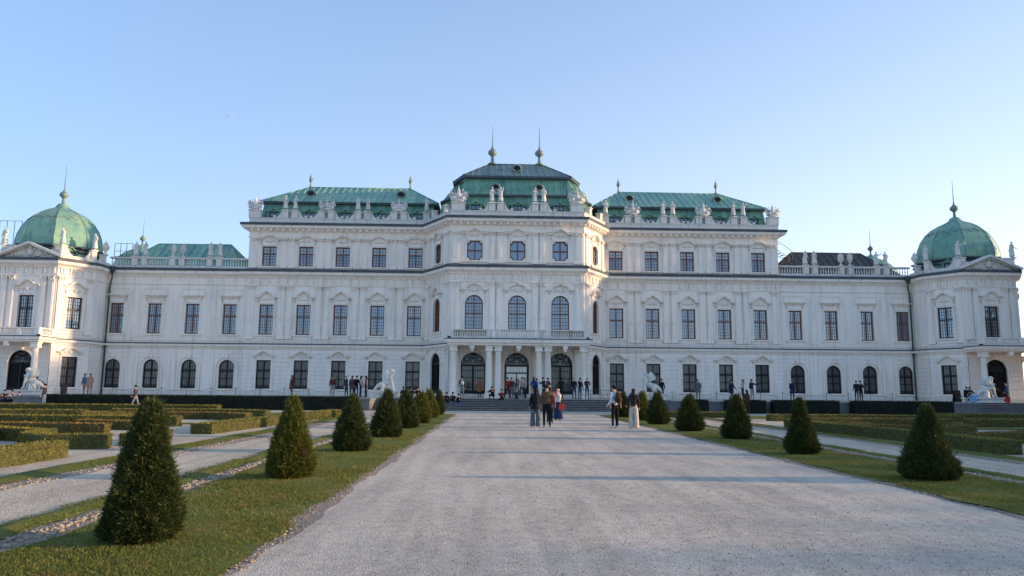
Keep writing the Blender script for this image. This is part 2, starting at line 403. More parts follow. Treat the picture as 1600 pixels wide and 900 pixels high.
def make_window(kind, w, h, hood=None, hz=.75, frame='wood', glass='gl2', arched=False, grid=(4, 6), transom=.62,
                surround=True, grille=False, notch=False, sill=True, archlow=False):
    """window with origin at the middle of its sill line; parts: surround > frame, pane, hood, grille"""
    sb = MB(); mt = 'trim'
    def outline(g):
        if arched:
            n = 14; top = [( -cos(pi*i/n)*(w/2+g), h-w/2+sin(pi*i/n)*(w/2+g)) for i in range(n+1)]
            return [(-w/2-g, -.0)]+top+[(w/2+g, -.0)]
        if notch:
            c = .16
            return [(-w/2-g+c, -g), (-w/2-g+c, c-g), (-w/2-g, c-g), (-w/2-g, h-c+g), (-w/2-g+c, h-c+g), (-w/2-g+c, h+g),
                    (w/2+g-c, h+g), (w/2+g-c, h-c+g), (w/2+g, h-c+g), (w/2+g, c-g), (w/2+g-c, c-g), (w/2+g-c, -g), (-w/2-g+c, -g)]
        return [(-w/2-g, 0), (-w/2-g, h+g), (w/2+g, h+g), (w/2+g, 0)]
    if surround == 'rustic':
        k = int(h/.42)
        for i in range(k+1):
            e = .10 if i % 2 else .0
            z0 = i*h/(k+1); z1 = (i+1)*h/(k+1)-.02
            for sd in (-1, 1):
                a, b = sorted((sd*(w/2+.003), sd*(w/2+.17+e)))
                fbox(sb, LOCAL, a, b, z0, z1, .03, .085)
        fbox(sb, LOCAL, -w/2-.2, w/2+.2, h+.003, h+.13, .03, .09)
    else:
        o = outline(.0)
        ribbon(sb, o, .11, .0, .09); o2 = outline(.115)
        ribbon(sb, o2, .10, .0, .05)
    if sill:
        fbox(sb, LOCAL, -w/2-.33, w/2+.33, -.16, -.03, .0, .17); fbox(sb, LOCAL, -w/2-.22, w/2+.22, -.50, -.163, .0, .06)
        for sd in (-1, 1): fbox(sb, LOCAL, sd*(w/2+.16)-.07, sd*(w/2+.16)+.07, -.42, -.165, .06, .12)
    root = sb.build('window', M[mt])
    notch_fill = MB()
    fb = MB(); ft = .10; d0, d1 = -.20, -.12
    zt = h-(w/2 if arched else 0)
    # outer frame
    if arched:
        pts = [(-w/2, 0)]+arch_pts(0, w, h, 14)+[(w/2, 0)]
        ribbon(fb, [(u*(1-2*ft/w), min(z, zt)+(z-zt)*(1-2*ft/w) if z > zt else z) for u, z in pts], ft, d0, d1)
        fbox(fb, LOCAL, -w/2, w/2, 0, ft, d0, d1)
    else:
        fbox(fb, LOCAL, -w/2, -w/2+ft, 0, h, d0, d1); fbox(fb, LOCAL, w/2-ft, w/2, 0, h, d0, d1)
        fbox(fb, LOCAL, -w/2+ft, w/2-ft, 0, ft, d0, d1); fbox(fb, LOCAL, -w/2+ft, w/2-ft, h-ft, h, d0, d1)
    if notch:
        for su in (-1, 1):
            for zc in (0, 1):
                zz = 0 if zc == 0 else h; sz = 1 if zc == 0 else -1
                pts_ = [(su*w/2, zz)]+[(su*(w/2-.27*cos(q_)), zz+sz*.27*sin(q_)) for q_ in [k_*pi/2/6 for k_ in range(7)]]
                vs_ = [LOCAL.pt(u_, z_, d1+.10) for u_, z_ in pts_]; sb_ = notch_fill
                sb_.add(vs_, [tuple(range(8)) if su*sz < 0 else tuple(range(8))[::-1]])
                ribbon(fb, [(su*(w/2-.33*cos(q_)), zz+sz*.33*sin(q_)) for q_ in [k_*pi/2/6 for k_ in range(7)]], .055*(-su*sz)*-1, d0, d1+.05)
    top_in = h-ft-(.02 if not arched else .04)
    fbox(fb, LOCAL, -.055, .055, ft, top_in, d0+.01, d1+.02)
    if transom: fbox(fb, LOCAL, -w/2+ft, w/2-ft, h*transom-.055, h*transom+.055, d0+.011, d1+.024)
    if archlow: fbox(fb, LOCAL, -w/2+ft, w/2-ft, h*archlow-.045, h*archlow+.045, d0+.011, d1+.022)
    if notch: notch_fill.build('corner_panel', M['trim'], root)
    fo = fb.build('frame', M[frame], root)
    gx, gz = grid; q = MB(); t = .014
    for i in range(1, gx):
        u = -w/2+ft+(w-2*ft)*i/gx
        if abs(u) < .06: continue
        zt_ = (zt+sqrt(max(0, (w/2)**2-u*u))-.06) if arched else h-ft
        fbox(q, LOCAL, u-t, u+t, ft, zt_, -.175, -.147)
    for j in range(1, gz):
        z = ft+(h-2*ft)*j/gz
        hw = w/2-ft if not (arched and z > zt) else sqrt(max(0, (w/2)**2-(z-zt)**2))-.06
        if hw > .1: fbox(q, LOCAL, -hw, hw, z-t, z+t, -.174, -.148)
    q.build('muntin', M['muntin' if frame != 'darkwood' else 'iron'], fo)
    p = MB()
    if arched:
        ap = arch_pts(0, w, h, 14); vs = [LOCAL.pt(-w/2, 0, -.19)]+[LOCAL.pt(u, z, -.19) for u, z in ap]+[LOCAL.pt(w/2, 0, -.19)]
        p.add(vs, [tuple(range(len(vs)))[::-1]])
    else: p.add([LOCAL.pt(-w/2,0,-.19), LOCAL.pt(w/2,0,-.19), LOCAL.pt(w/2,h,-.19), LOCAL.pt(-w/2,h,-.19)], [(0,1,2,3)])
    p.build('pane', M[glass], root)
    if hood:
        hb = MB(); c = [(u, z+h+hz) for u, z in hood_curve(w+.1, hood)]
        ribbon(hb, c, .07, .0, .22); ribbon(hb, [(u, z+.073) for u, z in c], .06, .0, .31)
        if hood == 'flat': ribbon(hb, [(-w/2-.2, h+hz-.10), (w/2+.2, h+hz-.10)], .09, 0, .10)
        cartouche(hb, h+.30+hz*.35, w, .9 if hood != 'flat' else .55)
        hb.build('hood', M['trim'], root)
    if grille:
        g = MB()
        nb = 9
        for i in range(nb):
            u = -w/2+.06+(w-.12)*i/(nb-1)
            zt_ = (zt+sqrt(max(0, (w/2)**2-u*u))-.03) if arched else h-.03
            fbox(g, LOCAL, u-.016, u+.016, .0, zt_, -.075, -.045)
        for z in (.12, .30, h*.36, h*.62, h*.66): fbox(g, LOCAL, -w/2+.01, w/2-.01, z-.02, z+.02, -.078, -.042)
        for i in range(nb-1):
            u = -w/2+.06+(w-.12)*(i+.5)/(nb-1); g.tube([(u+.05*cos(a), .06, .21+.07*sin(a)) for a in [k*pi/4 for k in range(9)]], .009, 4)
        g.build('grille', M['iron'], root)
    for o in list(COL.objects):
        if o.parent is root or o is root or (o.parent and o.parent.parent is root): pass
    return root
def place(root, fr, u, z, first, palace, d=0.):
    o = root if first else copy_tree(root)
    o.location = fr.pt(u, z, d); o.rotation_euler = (0, 0, fr.ang)
    world_parent(o, palace); return o

# ------------------------------------------------------------------ plan of the palace
TZ = .87
def mir(pts): return [(-x, y) for x, y in reversed(pts)]
RIGHT = [(6.2,67.7),(8.8,72.),(26.2,72.),(26.2,72.15),(39.6,72.15),(39.6,69.8),(41.5,67.),(46.5,67.),(48.4,69.8),(48.4,90.)]
PLAN = mir(RIGHT)+RIGHT
TOP = mir([(6.2,67.7),(8.8,72.),(26.2,72.),(26.2,84.)])+[(6.2,67.7),(8.8,72.),(26.2,72.),(26.2,84.)]
F = {}
F['c'] = Fr((-6.2,67.7),(6.2,67.7)); F['chR'] = Fr((6.2,67.7),(8.8,72.)); F['chL'] = Fr((-8.8,72.),(-6.2,67.7))
F['wR'] = Fr((8.8,72.),(26.2,72.)); F['wL'] = Fr((-26.2,72.),(-8.8,72.))
F['oR'] = Fr((26.2,72.15),(39.6,72.15)); F['oL'] = Fr((-39.6,72.15),(-26.2,72.15))
F['sR'] = Fr((39.6,72.15),(39.6,69.8)); F['sL'] = Fr((-39.6,69.8),(-39.6,72.15))
F['dR'] = Fr((39.6,69.8),(41.5,67.)); F['dL'] = Fr((-41.5,67.),(-39.6,69.8))
F['pR'] = Fr((41.5,67.),(46.5,67.)); F['pL'] = Fr((-46.5,67.),(-41.5,67.))
F['eR'] = Fr((46.5,67.),(48.4,69.8)); F['eL'] = Fr((-48.4,69.8),(-46.5,67.))
F['fR'] = Fr((48.4,69.8),(48.4,90.)); F['fL'] = Fr((-48.4,90.),(-48.4,69.8))
WX = [9.9, 13.47, 17.03, 20.6, 24.17]; OX = [27.72, 31.3, 34.9, 38.5]

palace = empty('palace', (0, 69., TZ))
tag(palace, 'long white baroque palace with green copper roofs, corner domes and a columned entrance porch', 'palace')
def part(mb, name, mat, label=None):
    o = mb.build(name, mat); world_parent(o, palace)
    if label: o['label'] = label
    return o

# openings per frame: (u, w, z0, z1, arched)
H = {k: [] for k in F}; W = []      # W: (kind, frame key, u, z)
def op(kind, key, u, w, z0, z1, ar=False): H[key].append((u, w, z0, z1, ar)); W.append((kind, key, u, z0))
for x in WX:
    for key, u in (('wR', x-8.8), ('wL', 26.2-x)):
        op('w3', key, u, 1.40, 13.40, 15.34); op('w2', key, u, 1.36, 6.68, 9.60); op('w1', key, u, 1.38, 1.50, 4.22)
for x in OX:
    for key, u in (('oR', x-26.2), ('oL', 39.6-x)):
        op('o2', key, u, 1.32, 6.70, 9.60); op('o1', key, u, 1.44, 1.48, 4.22, True)
for x in (-3.98, 0, 3.98):
    op('c3', 'c', x+6.2, 1.46, 13.48, 15.34); op('c2', 'c', x+6.2, 1.66, 7.06, 10.24, True)
    op('door' if x else 'opendoor', 'c', x+6.2, 2.24, .90, 4.95, True)
for key in ('chR', 'chL'):
    op('h3', key, 2.51, 1.30, 13.48, 15.34); op('h2', key, 2.51, 1.34, 6.95, 10.10, True); op('h1', key, 2.51, 1.95, .90, 4.95, True)
for key in ('dR', 'dL', 'eR', 'eL'):
    op('p2', key, 1.69, 1.36, 6.75, 9.65); op('w1', key, 1.69, 1.38, 1.50, 4.22)
for key in ('pR', 'pL'):
    op('p2', key, 2.5, 1.36, 6.75, 9.65); op('pdoor', key, 2.5, 2.1, .90, 4.72, True)

walls = MB()
for key, fr in F.items():
    three = key in ('c', 'chR', 'chL', 'wR', 'wL')
    hs = H[key]
    wall(walls, fr, 0, fr.L, 0.2, 12.45, [h for h in hs if h[3] < 12], (1.22, 5.28, .40) if key != 'c' else None)
    if three: wall(walls, fr, 0, fr.L, 12.45, 16.9, [h for h in hs if h[3] > 12])
# side and back walls that close the volumes
for sx in (-1, 1):
    p0, p1 = ((26.2, 72.15), (26.2, 84.)) if sx > 0 else ((-26.2, 84.), (-26.2, 72.15))
    fr = Fr(p0, p1); walls.add([fr.pt(0,12.45), fr.pt(fr.L,12.45), fr.pt(fr.L,16.9), fr.pt(0,16.9)], [(0,1,2,3)])
bk = Fr((48.4, 90.), (-48.4, 90.)); walls.add([bk.pt(0,.2), bk.pt(bk.L,.2), bk.pt(bk.L,12.45), bk.pt(0,12.45)], [(0,1,2,3)])
bk = Fr((26.2, 84.), (-26.2, 84.)); walls.add([bk.pt(0,12.45), bk.pt(bk.L,12.45), bk.pt(bk.L,16.9), bk.pt(0,16.9)], [(0,1,2,3)])
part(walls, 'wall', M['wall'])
# dark rooms behind the openings so light does not leak through
inn = MB(); sweep(inn, PLAN, [(-.5,.3),(-.5,12.3)], closed_ends=False); sweep(inn, TOP, [(-.5,12.5),(-.5,16.8)], closed_ends=False)
part(inn, 'inner_wall', M['dark'])

# mouldings
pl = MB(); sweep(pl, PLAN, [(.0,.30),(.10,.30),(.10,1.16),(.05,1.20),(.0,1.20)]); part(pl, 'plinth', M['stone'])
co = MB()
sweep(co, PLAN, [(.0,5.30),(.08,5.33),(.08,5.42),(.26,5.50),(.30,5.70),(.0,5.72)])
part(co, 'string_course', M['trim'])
g = MB(); sweep(g, PLAN, [(.0,5.722),(.335,5.705),(.335,5.755),(.0,5.84)]); part(g, 'string_course_flashing', M['gutter'])
co = MB(); sweep(co, PLAN, [(.0,6.02),(.06,6.02),(.06,6.20),(.0,6.23)]); part(co, 'sill_band', M['trim'])
# frieze brackets
fz = MB(); md = MB()
for key in ('c', 'chR', 'chL', 'wR', 'wL', 'dR', 'dL', 'eR', 'eL', 'pR', 'pL'):
    fr = F[key]; n = max(2, int(round(fr.L/.89)))
    for i in range(n):
        u = (i+.5)*fr.L/n
        for du in (-.13, .13): fbox(fz, fr, u+du-.075, u+du+.075, 11.66, 12.16, .03, .11)
        fbox(fz, fr, u-.24, u+.24, 12.165, 12.22, .035, .16)
for key in ('c', 'chR', 'chL', 'wR', 'wL'):
    fr = F[key]; n = max(2, int(round(fr.L/.62)))
    for i in range(n):
        u = (i+.5)*fr.L/n; fbox(md, fr, u-.10, u+.10, 16.85, 17.06, .05, .48)


co = MB()
sweep(co, PLAN, [(.0,11.45),(.10,11.48),(.10,11.60),(.03,11.62),(.03,12.18),(.14,12.24),(.18,12.34),(.45,12.48),(.52,12.52),(.56,12.76),(.0,12.80)])
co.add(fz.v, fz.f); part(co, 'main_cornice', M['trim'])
g = MB(); sweep(g, PLAN, [(.0,12.802),(.62,12.762),(.64,12.96),(.60,12.99),(.02,13.14)]); part(g, 'gutter', M['gutter'])
co = MB()
sweep(co, TOP, [(.0,16.20),(.09,16.22),(.09,16.34),(.03,16.36),(.03,16.78),(.18,16.86),(.24,16.98),(.55,17.08),(.62,17.12),(.68,17.36),(.0,17.40)])
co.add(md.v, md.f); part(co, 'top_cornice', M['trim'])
g = MB(); sweep(g, TOP, [(.0,17.402),(.75,17.362),(.78,17.56),(.74,17.60),(.02,17.78)]); part(g, 'gutter', M['gutter'])
# pilasters
pi_ = MB()
def pilaster(fr, u, w, z0, z1, cap=.5, d=.12, medal=None, flute=True):
    fbox(pi_, fr, u-w/2, u+w/2, z0+.28, z1-cap, .0, d)
    fbox(pi_, fr, u-w/2-.07, u+w/2+.07, z0, z0+.277, .0, d+.07)
    if flute:
        fbox(pi_, fr, u-w/2+.09, u+w/2-.09, z0+.5, z1-cap-.2, d, d+.035)
    fbox(pi_, fr, u-w/2-.04, u+w/2+.04, z1-cap+.003, z1-cap+.07, .0, d+.05)
    fbox(pi_, fr, u-w/2-.09, u+w/2+.09, z1-.09, z1-.003, .0, d+.12)
    fbox(pi_, fr, u-w/2+.02, u+w/2-.02, z1-cap+.073, z1-.093, .0, d+.02)
    for sd in (-1, 0, 1):
        c = fr.pt(u+sd*w*.40, z1-.20 if sd else z1-.27, d+.06); pi_.blob(c, (.10, .10, .10), 6)
    if medal:
        z = medal
        pi_.tube([fr.pt(u+w*.34*cos(a), z+w*.42*sin(a), d+.03) for a in [k*pi/5 for k in range(11)]], .028, 4, cap=False)
        pi_.blob(fr.pt(u, z, d+.03), (.09, .07, .09), 6)
def between(xs, x0, x1): return [(a+b)/2 for a, b in zip(xs, xs[1:])]
for key, sgn in (('wR', 1), ('wL', -1)):
    fr = F[key]; toU = (lambda x: x-8.8) if sgn > 0 else (lambda x: 26.2-x)
    for x in between(WX, 0, 0):
        for dx in (-.39, .39):
            pilaster(fr, toU(x+dx), .60, 6.24, 11.44, .46, .11, 8.15)
            pilaster(fr, toU(x+dx), .50, 13.18, 16.19, .34, .09, None)
    for dx in (.62,):
        pilaster(fr, toU(26.2-.52), .62, 6.24, 11.44, .46, .11, 8.15); pilaster(fr, toU(26.2-.50), .56, 13.18, 16.19, .34, .09)
for key in ('oR', 'oL'):
    fr = F[key]; toU = (lambda x: x-26.2) if key == 'oR' else (lambda x: 39.6-x)
    for x in between(OX, 0, 0):
        fbox(pi_, fr, toU(x)-.42, toU(x)+.42, 6.3, 10.9, .0, .07); fbox(pi_, fr, toU(x)-.24, toU(x)+.24, 6.55, 10.65, .07, .10)
    for x in OX:
        # raised panel over the window and the recessed field line
        ribbon(pi_, [(toU(x)-1.1, 10.42), (toU(x)-1.1, 11.02), (toU(x)+1.1, 11.02), (toU(x)+1.1, 10.42)], .07, 0., .06, fr)
        fbox(pi_, fr, toU(x)-.92, toU(x)+.92, 10.36, 10.86, .0, .035)
        # ground storey arch surrounds
        n = 14; R = .98
        ribbon(pi_, [(toU(x)-R, 1.25)]+[(toU(x)-R*cos(pi*i/n), 3.5+R*sin(pi*i/n)) for i in range(n+1)]+[(toU(x)+R, 1.25)], .11, .03, .13, fr)
        fbox(pi_, fr, toU(x)-.13, toU(x)+.13, 4.36, 4.78, .05, .2)
    for x in between(OX, 0, 0): fbox(pi_, fr, toU(x)-.55, toU(x)+.55, 1.2, 5.2, .0, .10)
for sx in (-1, 1):
    for a in (1.66, 2.32): pilaster(F['c'], 6.2+sx*a, .56, 6.24, 11.44, .46, .13, 8.1); pilaster(F['c'], 6.2+sx*a, .50, 13.18, 16.19, .34, .10)
    pilaster(F['c'], 6.2+sx*5.72, .74, 6.24, 11.44, .46, .13, 8.1); pilaster(F['c'], 6.2+sx*5.72, .70, 13.18, 16.19, .34, .10)
    for a in (1.7, 2.4, 5.5): pilaster(F['c'], 6.2+sx*a, .5, .9, 5.28, .5, .12, None, False)
for key in ('chR', 'chL'):
    for u in (.62, 4.40): pilaster(F[key], u, .62, 6.24, 11.44, .46, .12, 8.1); pilaster(F[key], u, .56, 13.18, 16.19, .34, .10); pilaster(F[key], u, .55, .9, 5.28, .5, .12, None, False)
for key in ('dR', 'dL', 'eR', 'eL'):
    for u in (.38, 3.0): pilaster(F[key], u, .55, 6.24, 11.44, .46, .12, None)
for key in ('pR', 'pL'):
    for u in (.42, 1.10, 3.90, 4.58): pilaster(F[key], u, .50, 6.24, 11.44, .46, .12, None)
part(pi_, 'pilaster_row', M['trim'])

# windows
KIND = {}
def getk(kind):
    if kind == 'w3': return make_window(kind, 1.40, 1.94, 'bow', .66, 'wood', 'gl3', grid=(4, 6), transom=.63)
    if kind == 'w2': return make_window(kind, 1.36, 2.92, 'crest', .62, 'wood', 'gl2', grid=(6, 9), transom=.60)
    if kind == 'o2': return make_window(kind, 1.32, 2.90, 'flat', .70, 'wood', 'gl2', grid=(6, 9), transom=.60)
    if kind == 'p2': return make_window(kind, 1.36, 2.90, 'swan', .86, 'darkwood', 'gl2b', grid=(6, 9), transom=.60)
    if kind == 'w1': return make_window(kind, 1.38, 2.72, 'swan', .34, 'darkwood', 'glg', grid=(2, 3), transom=.62, surround='rustic', grille=True)
    if kind == 'o1': return make_window(kind, 1.44, 2.74, None, 0, 'darkwood', 'glg', arched=True, grid=(2, 3), transom=.60, grille=True)
    if kind == 'c3': return make_window(kind, 1.46, 1.86, 'swan', .60, 'wood', 'glc', grid=(2, 2), transom=.5, notch=True)
    if kind == 'c2': return make_window(kind, 1.66, 3.18, 'crest', .42, 'wood', 'glc', arched=True, grid=(6, 9), transom=.46, archlow=.76)
    if kind == 'h3': return make_window(kind, 1.30, 1.86, 'swan', .60, 'wood', 'glc', grid=(2, 2), transom=.5, notch=True)
    if kind == 'h2': return make_window(kind, 1.34, 3.15, 'crest', .42, 'wood', 'glc', arched=True, grid=(6, 9), transom=.46, archlow=.76)
def make_door(w, h, opened=False):
    sb = MB(); n = 14
    o = [(-w/2, 0)]+arch_pts(0, w, h, n)+[(w/2, 0)]
    ribbon(sb, o, .12, .0, .12); sb.v = sb.v
    fbox(sb, LOCAL, -.16, .16, h+.05, h+.42, .0, .2)
    for sd in (-1, 1): fbox(sb, LOCAL, sd*(w/2+.2)-.16, sd*(w/2+.2)+.16, h-w/2-.06, h-w/2+.12, .0, .16)
    root = sb.build('door', M['trim'])
    zt = h-w/2
    fb = MB()
    ribbon(fb, [(u*(1-.16/w), z if z <= zt else zt+(z-zt)*(1-.16/w)) for u, z in o], .08, -.16, -.06)
    fbox(fb, LOCAL, -w/2+.04, w/2-.04, zt-.14, zt+.02, -.18, -.05)
    if not opened: fbox(fb, LOCAL, -.10, .10, 0, zt-.14, -.18, -.05)
    fo = fb.build('frame', M['iron'], root)
    g = MB()
    # scrollwork in the arch
    for sd in (-1, 1):
        for (cx, cz, r) in ((.30, .30, .20), (.68, .24, .18), (.42, .68, .18), (.12, .60, .13), (.15, .90, .10), (.80, .55, .10)):
            if cx*cx+cz*cz < (w/2-.02)**2:
                g.tube([(sd*(cx*w/2.24+r*(1-.55*t/14)*cos(t*.75)), .11, zt+cz*w/2.24+r*(1-.55*t/14)*sin(t*.75)) for t in range(15)], .022, 4)
    g.tube([(-cos(a)*(w/2-.22), .11, zt+sin(a)*(w/2-.22)) for a in [pi*k/12 for k in range(13)]], .02, 4)
    if not opened:
        nb = 14
        for i in range(nb):
            u = -w/2+.1+(w-.2)*i/(nb-1)
            if abs(u) < .13: continue
            fbox(g, LOCAL, u-.014, u+.014, .62, zt-.14, -.13, -.09)
        fbox(g, LOCAL, -w/2+.05, w/2-.05, 0, .62, -.15, -.08)
        for z in (.9, 1.75, zt-.5): fbox(g, LOCAL, -w/2+.05, w/2-.05, z-.025, z+.025, -.134, -.086)
    else:
        for u in (-w/2+.1, w/2-.1): fbox(g, LOCAL, u-.09, u+.09, 0, zt-.14, -.13, .05)
        fbox(g, LOCAL, -w/2+.19, w/2-.19, 2.15, 2.27, -.30, -.22); fbox(g, LOCAL, -.04, .04, 0, 2.15, -.30, -.22)
        for u in (-.55, -.28, .0, .28, .55): fbox(g, LOCAL, u-.012, u+.012, 2.27, zt-.14, -.28, -.25)
    g.build('ironwork', M['iron'], root)
    p = MB(); d = -.22 if not opened else -.31
    ap = arch_pts(0, w, h, n); vs = [LOCAL.pt(-w/2, 0, d)]+[LOCAL.pt(u, z, d) for u, z in ap]+[LOCAL.pt(w/2, 0, d)]
    p.add([LOCAL.pt(-w/2, 0, d), LOCAL.pt(w/2, 0, d), LOCAL.pt(w/2, zt-.1, d), LOCAL.pt(-w/2, zt-.1, d)], [(0,1,2,3)])
    p.build('pane', M['gldoor' if opened else 'glg'], root)
    p = MB(); vs = [LOCAL.pt(-w/2, zt-.1, d)]+[LOCAL.pt(u, z, d) for u, z in ap]+[LOCAL.pt(w/2, zt-.1, d)]
    p.add(vs, [tuple(range(len(vs)))[::-1]]); p.build('fanlight', M['gldark'], root)
    return root
made = {}
for kind, key, u, z in W:
    rot_first = kind not in made
    if kind == 'h1': k2 = 'h1'
    if rot_first:
        if kind == 'door': made[kind] = make_door(2.24, 4.05)
        elif kind == 'opendoor': made[kind] = make_door(2.24, 4.05, True)
        elif kind == 'h1':
            made[kind] = make_door(1.95, 4.05)
        elif kind == 'pdoor': made[kind] = make_door(2.1, 3.82)
        else: made[kind] = getk(kind)
    o = place(made[kind], F[key], u, z, rot_first, palace)
for k in ('h1', 'pdoor'):
    for ch in COL.objects:
        if ch.parent is made[k] and ch.name.startswith('pane'): ch.data.materials[0] = M['dark']
for o in COL.objects:      # the chamfer windows have closed red-brown shutters
    if o.parent is made['h2'] and o.name.startswith('pane'): o.data.materials[0] = M['wood']

# ------------------------------------------------------------------ parapets, balustrades
pp = MB()
sweep(pp, TOP, [(.10,17.66),(.10,18.10),(.14,18.12),(.14,18.20),(-.30,18.20)], closed_ends=False)
sweep(pp, TOP, [(-.30,18.20),(-.30,17.5)], closed_ends=False)
def baluster(mb, fr, u, z0, h, d, mi=0):
    c = fr.pt(u, 0, d); r = .075
    mb.lathe(c[0], c[1], [(r,z0),(r,z0+.1*h),(r*.45,z0+.16*h),(r*.95,z0+.36*h),(r*.8,z0+.5*h),(r*.4,z0+.72*h),(r*.45,z0+.85*h),(r,z0+.9*h),(r,z0+h)], 6, mi)
def ped(fr, u, w, z0, z1, d0=-.32, d1=.16):
    fbox(pp, fr, u-w/2, u+w/2, z0, z1-.10, d0, d1); fbox(pp, fr, u-w/2-.06, u+w/2+.06, z1-.097, z1, d0-.05, d1+.07)
def cluster(fr, u, sep=1.5):
    for sd in (-1, 1): ped(fr, u+sd*sep/2, .62, 18.203, 18.98)
    for k in (-1, 0, 1): baluster(pp, fr, u+k*.2, 18.203, .62, -.08)
    fbox(pp, fr, u-sep/2+.32, u+sep/2-.32, 18.825, 18.93, -.28, .1)
    for sd in (-1, 1):    # side scrolls
        c0 = u+sd*(sep/2+.36)
        for k in range(6):
            a0 = k/6; fbox(pp, fr, *sorted((c0+sd*a0*.62, c0+sd*(a0+1/6)*.62)), 18.203, 18.22+.62*(1-a0)**2.2+.02, -.15, .05)
        c = fr.pt(c0+sd*.72, 18.34, -.05)
        pp.tube([fr.pt(c0+sd*.70, 18.34, -.17), fr.pt(c0+sd*.70, 18.34, .07)], .15, 10)
CL = [22.35, 18.78, 15.22, 11.65]
for x in CL: cluster(F['wR'], x-8.8, .95); cluster(F['wL'], 26.2-x, .95)
for sx in (-1, 1): cluster(F['c'], 6.2+sx*2.02, .80)
for key, u in (('wR', 17.4-.40), ('wL', .40)): ped(F[key], u, 1.15, 18.203, 19.02)
for key, u in (('c', .62), ('c', 12.4-.62)): ped(F[key], u, 1.25, 18.203, 19.0)
for key, u in (('wR', .12), ('wL', 17.4-.12)): ped(F[key], u, .62, 18.203, 18.95)
for key in ('chR', 'chL'):
    for u in (1.3, 3.9): ped(F[key], u, .5, 18.203, 18.9)
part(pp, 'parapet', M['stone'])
# balustrade of the lower wings
BX = [36.72, 33.1, 29.5]
for key in ('oR', 'oL'):
    pp = MB(); fr = F[key]; toU = (lambda x: x-26.2) if key == 'oR' else (lambda x: 39.6-x)
    fbox(pp, fr, 0.03, fr.L-.03, 13.05, 13.30, -.26, .12); fbox(pp, fr, 0.03, fr.L-.03, 13.98, 14.12, -.26, .12)
    stops = []
    for x in BX:
        for dx in (-.46, .46): fbox(pp, fr, toU(x+dx)-.26, toU(x+dx)+.26, 13.303, 13.977, -.30, .17); fbox(pp, fr, toU(x+dx)-.31, toU(x+dx)+.31, 14.123, 14.2, -.31, .2)
    k = 0.2
    while k < fr.L-.1:
        if all(abs(k-toU(x+dx)) > .34 for x in BX for dx in (-.46, .46)) and all(abs(k-toU(x)) > .2 for x in BX): baluster(pp, fr, k, 13.303, .674, -.07)
        k += .26
    part(pp, 'balustrade', M['stone'])
# pavilion parapets with scrolled ends
for side_ in 'RL':
  pp = MB()
  for key in ('d'+side_, 'e'+side_, 's'+side_):
    fr = F[key]
    fbox(pp, fr, 0.06, fr.L-.06, 13.05, 13.42, -.3, .1)
    if fr.L > 3:
        for u in (.35, fr.L-.35): ped(fr, u, .5, 13.423, 14.25, -.3, .12)
        for sd, c0 in ((1, .66), (-1, fr.L-.66)):
            for k in range(5): fbox(pp, fr, *sorted((c0+sd*k*.1, c0+sd*(k+1)*.1)), 13.423, 13.45+.6*(1-k/5)**2, -.15, .04)
    else:
        ped(fr, fr.L/2, .5, 13.423, 14.1, -.3, .12)
  for key in ('p'+side_,):
    fr = F[key]; fbox(pp, fr, .1, fr.L-.1, 13.05, 13.9, -.7, -.35)
    for u in (.3, fr.L-.3): ped(fr, u, .6, 13.9, 14.3, -.72, -.2)
    # pediment
    L = fr.L; a = (-.45, 13.04); b = (L/2, 14.25); c = (L+.45, 13.04)
    pp.add([fr.pt(0.1,13.1,.12), fr.pt(L-.1,13.1,.12), fr.pt(L/2,14.12,.12)], [(0,1,2)])
    pp.add([fr.pt(0.1,13.1,-.34), fr.pt(L-.1,13.1,-.34), fr.pt(L/2,14.12,-.34)], [(2,1,0)])
    ribbon(pp, [a, b], .20, -.34, .62, fr); ribbon(pp, [b, c], .20, -.34, .62, fr)
    ribbon(pp, [(a[0]+.3, a[1]+.02), (b[0], b[1]-.12)], .11, -.3, .34, fr); ribbon(pp, [(b[0], b[1]-.12), (c[0]-.3, c[1]+.02)], .11, -.3, .34, fr)
    rr = random.Random(5)
    pp.blob(fr.pt(L/2, 13.55, .2), (.34, .16, .36)); pp.blob(fr.pt(L/2, 13.98, .2), (.2, .14, .16))
    for k in range(26):
        u = rr.uniform(.9, L-.9); top = 13.15+(1-abs(u-L/2)/(L/2))*1.0; pp.blob(fr.pt(u, rr.uniform(13.15, top), .16), (rr.uniform(.08,.2), .1, rr.uniform(.06,.14)), 6)
  part(pp, 'pavilion_parapet', M['stone'])

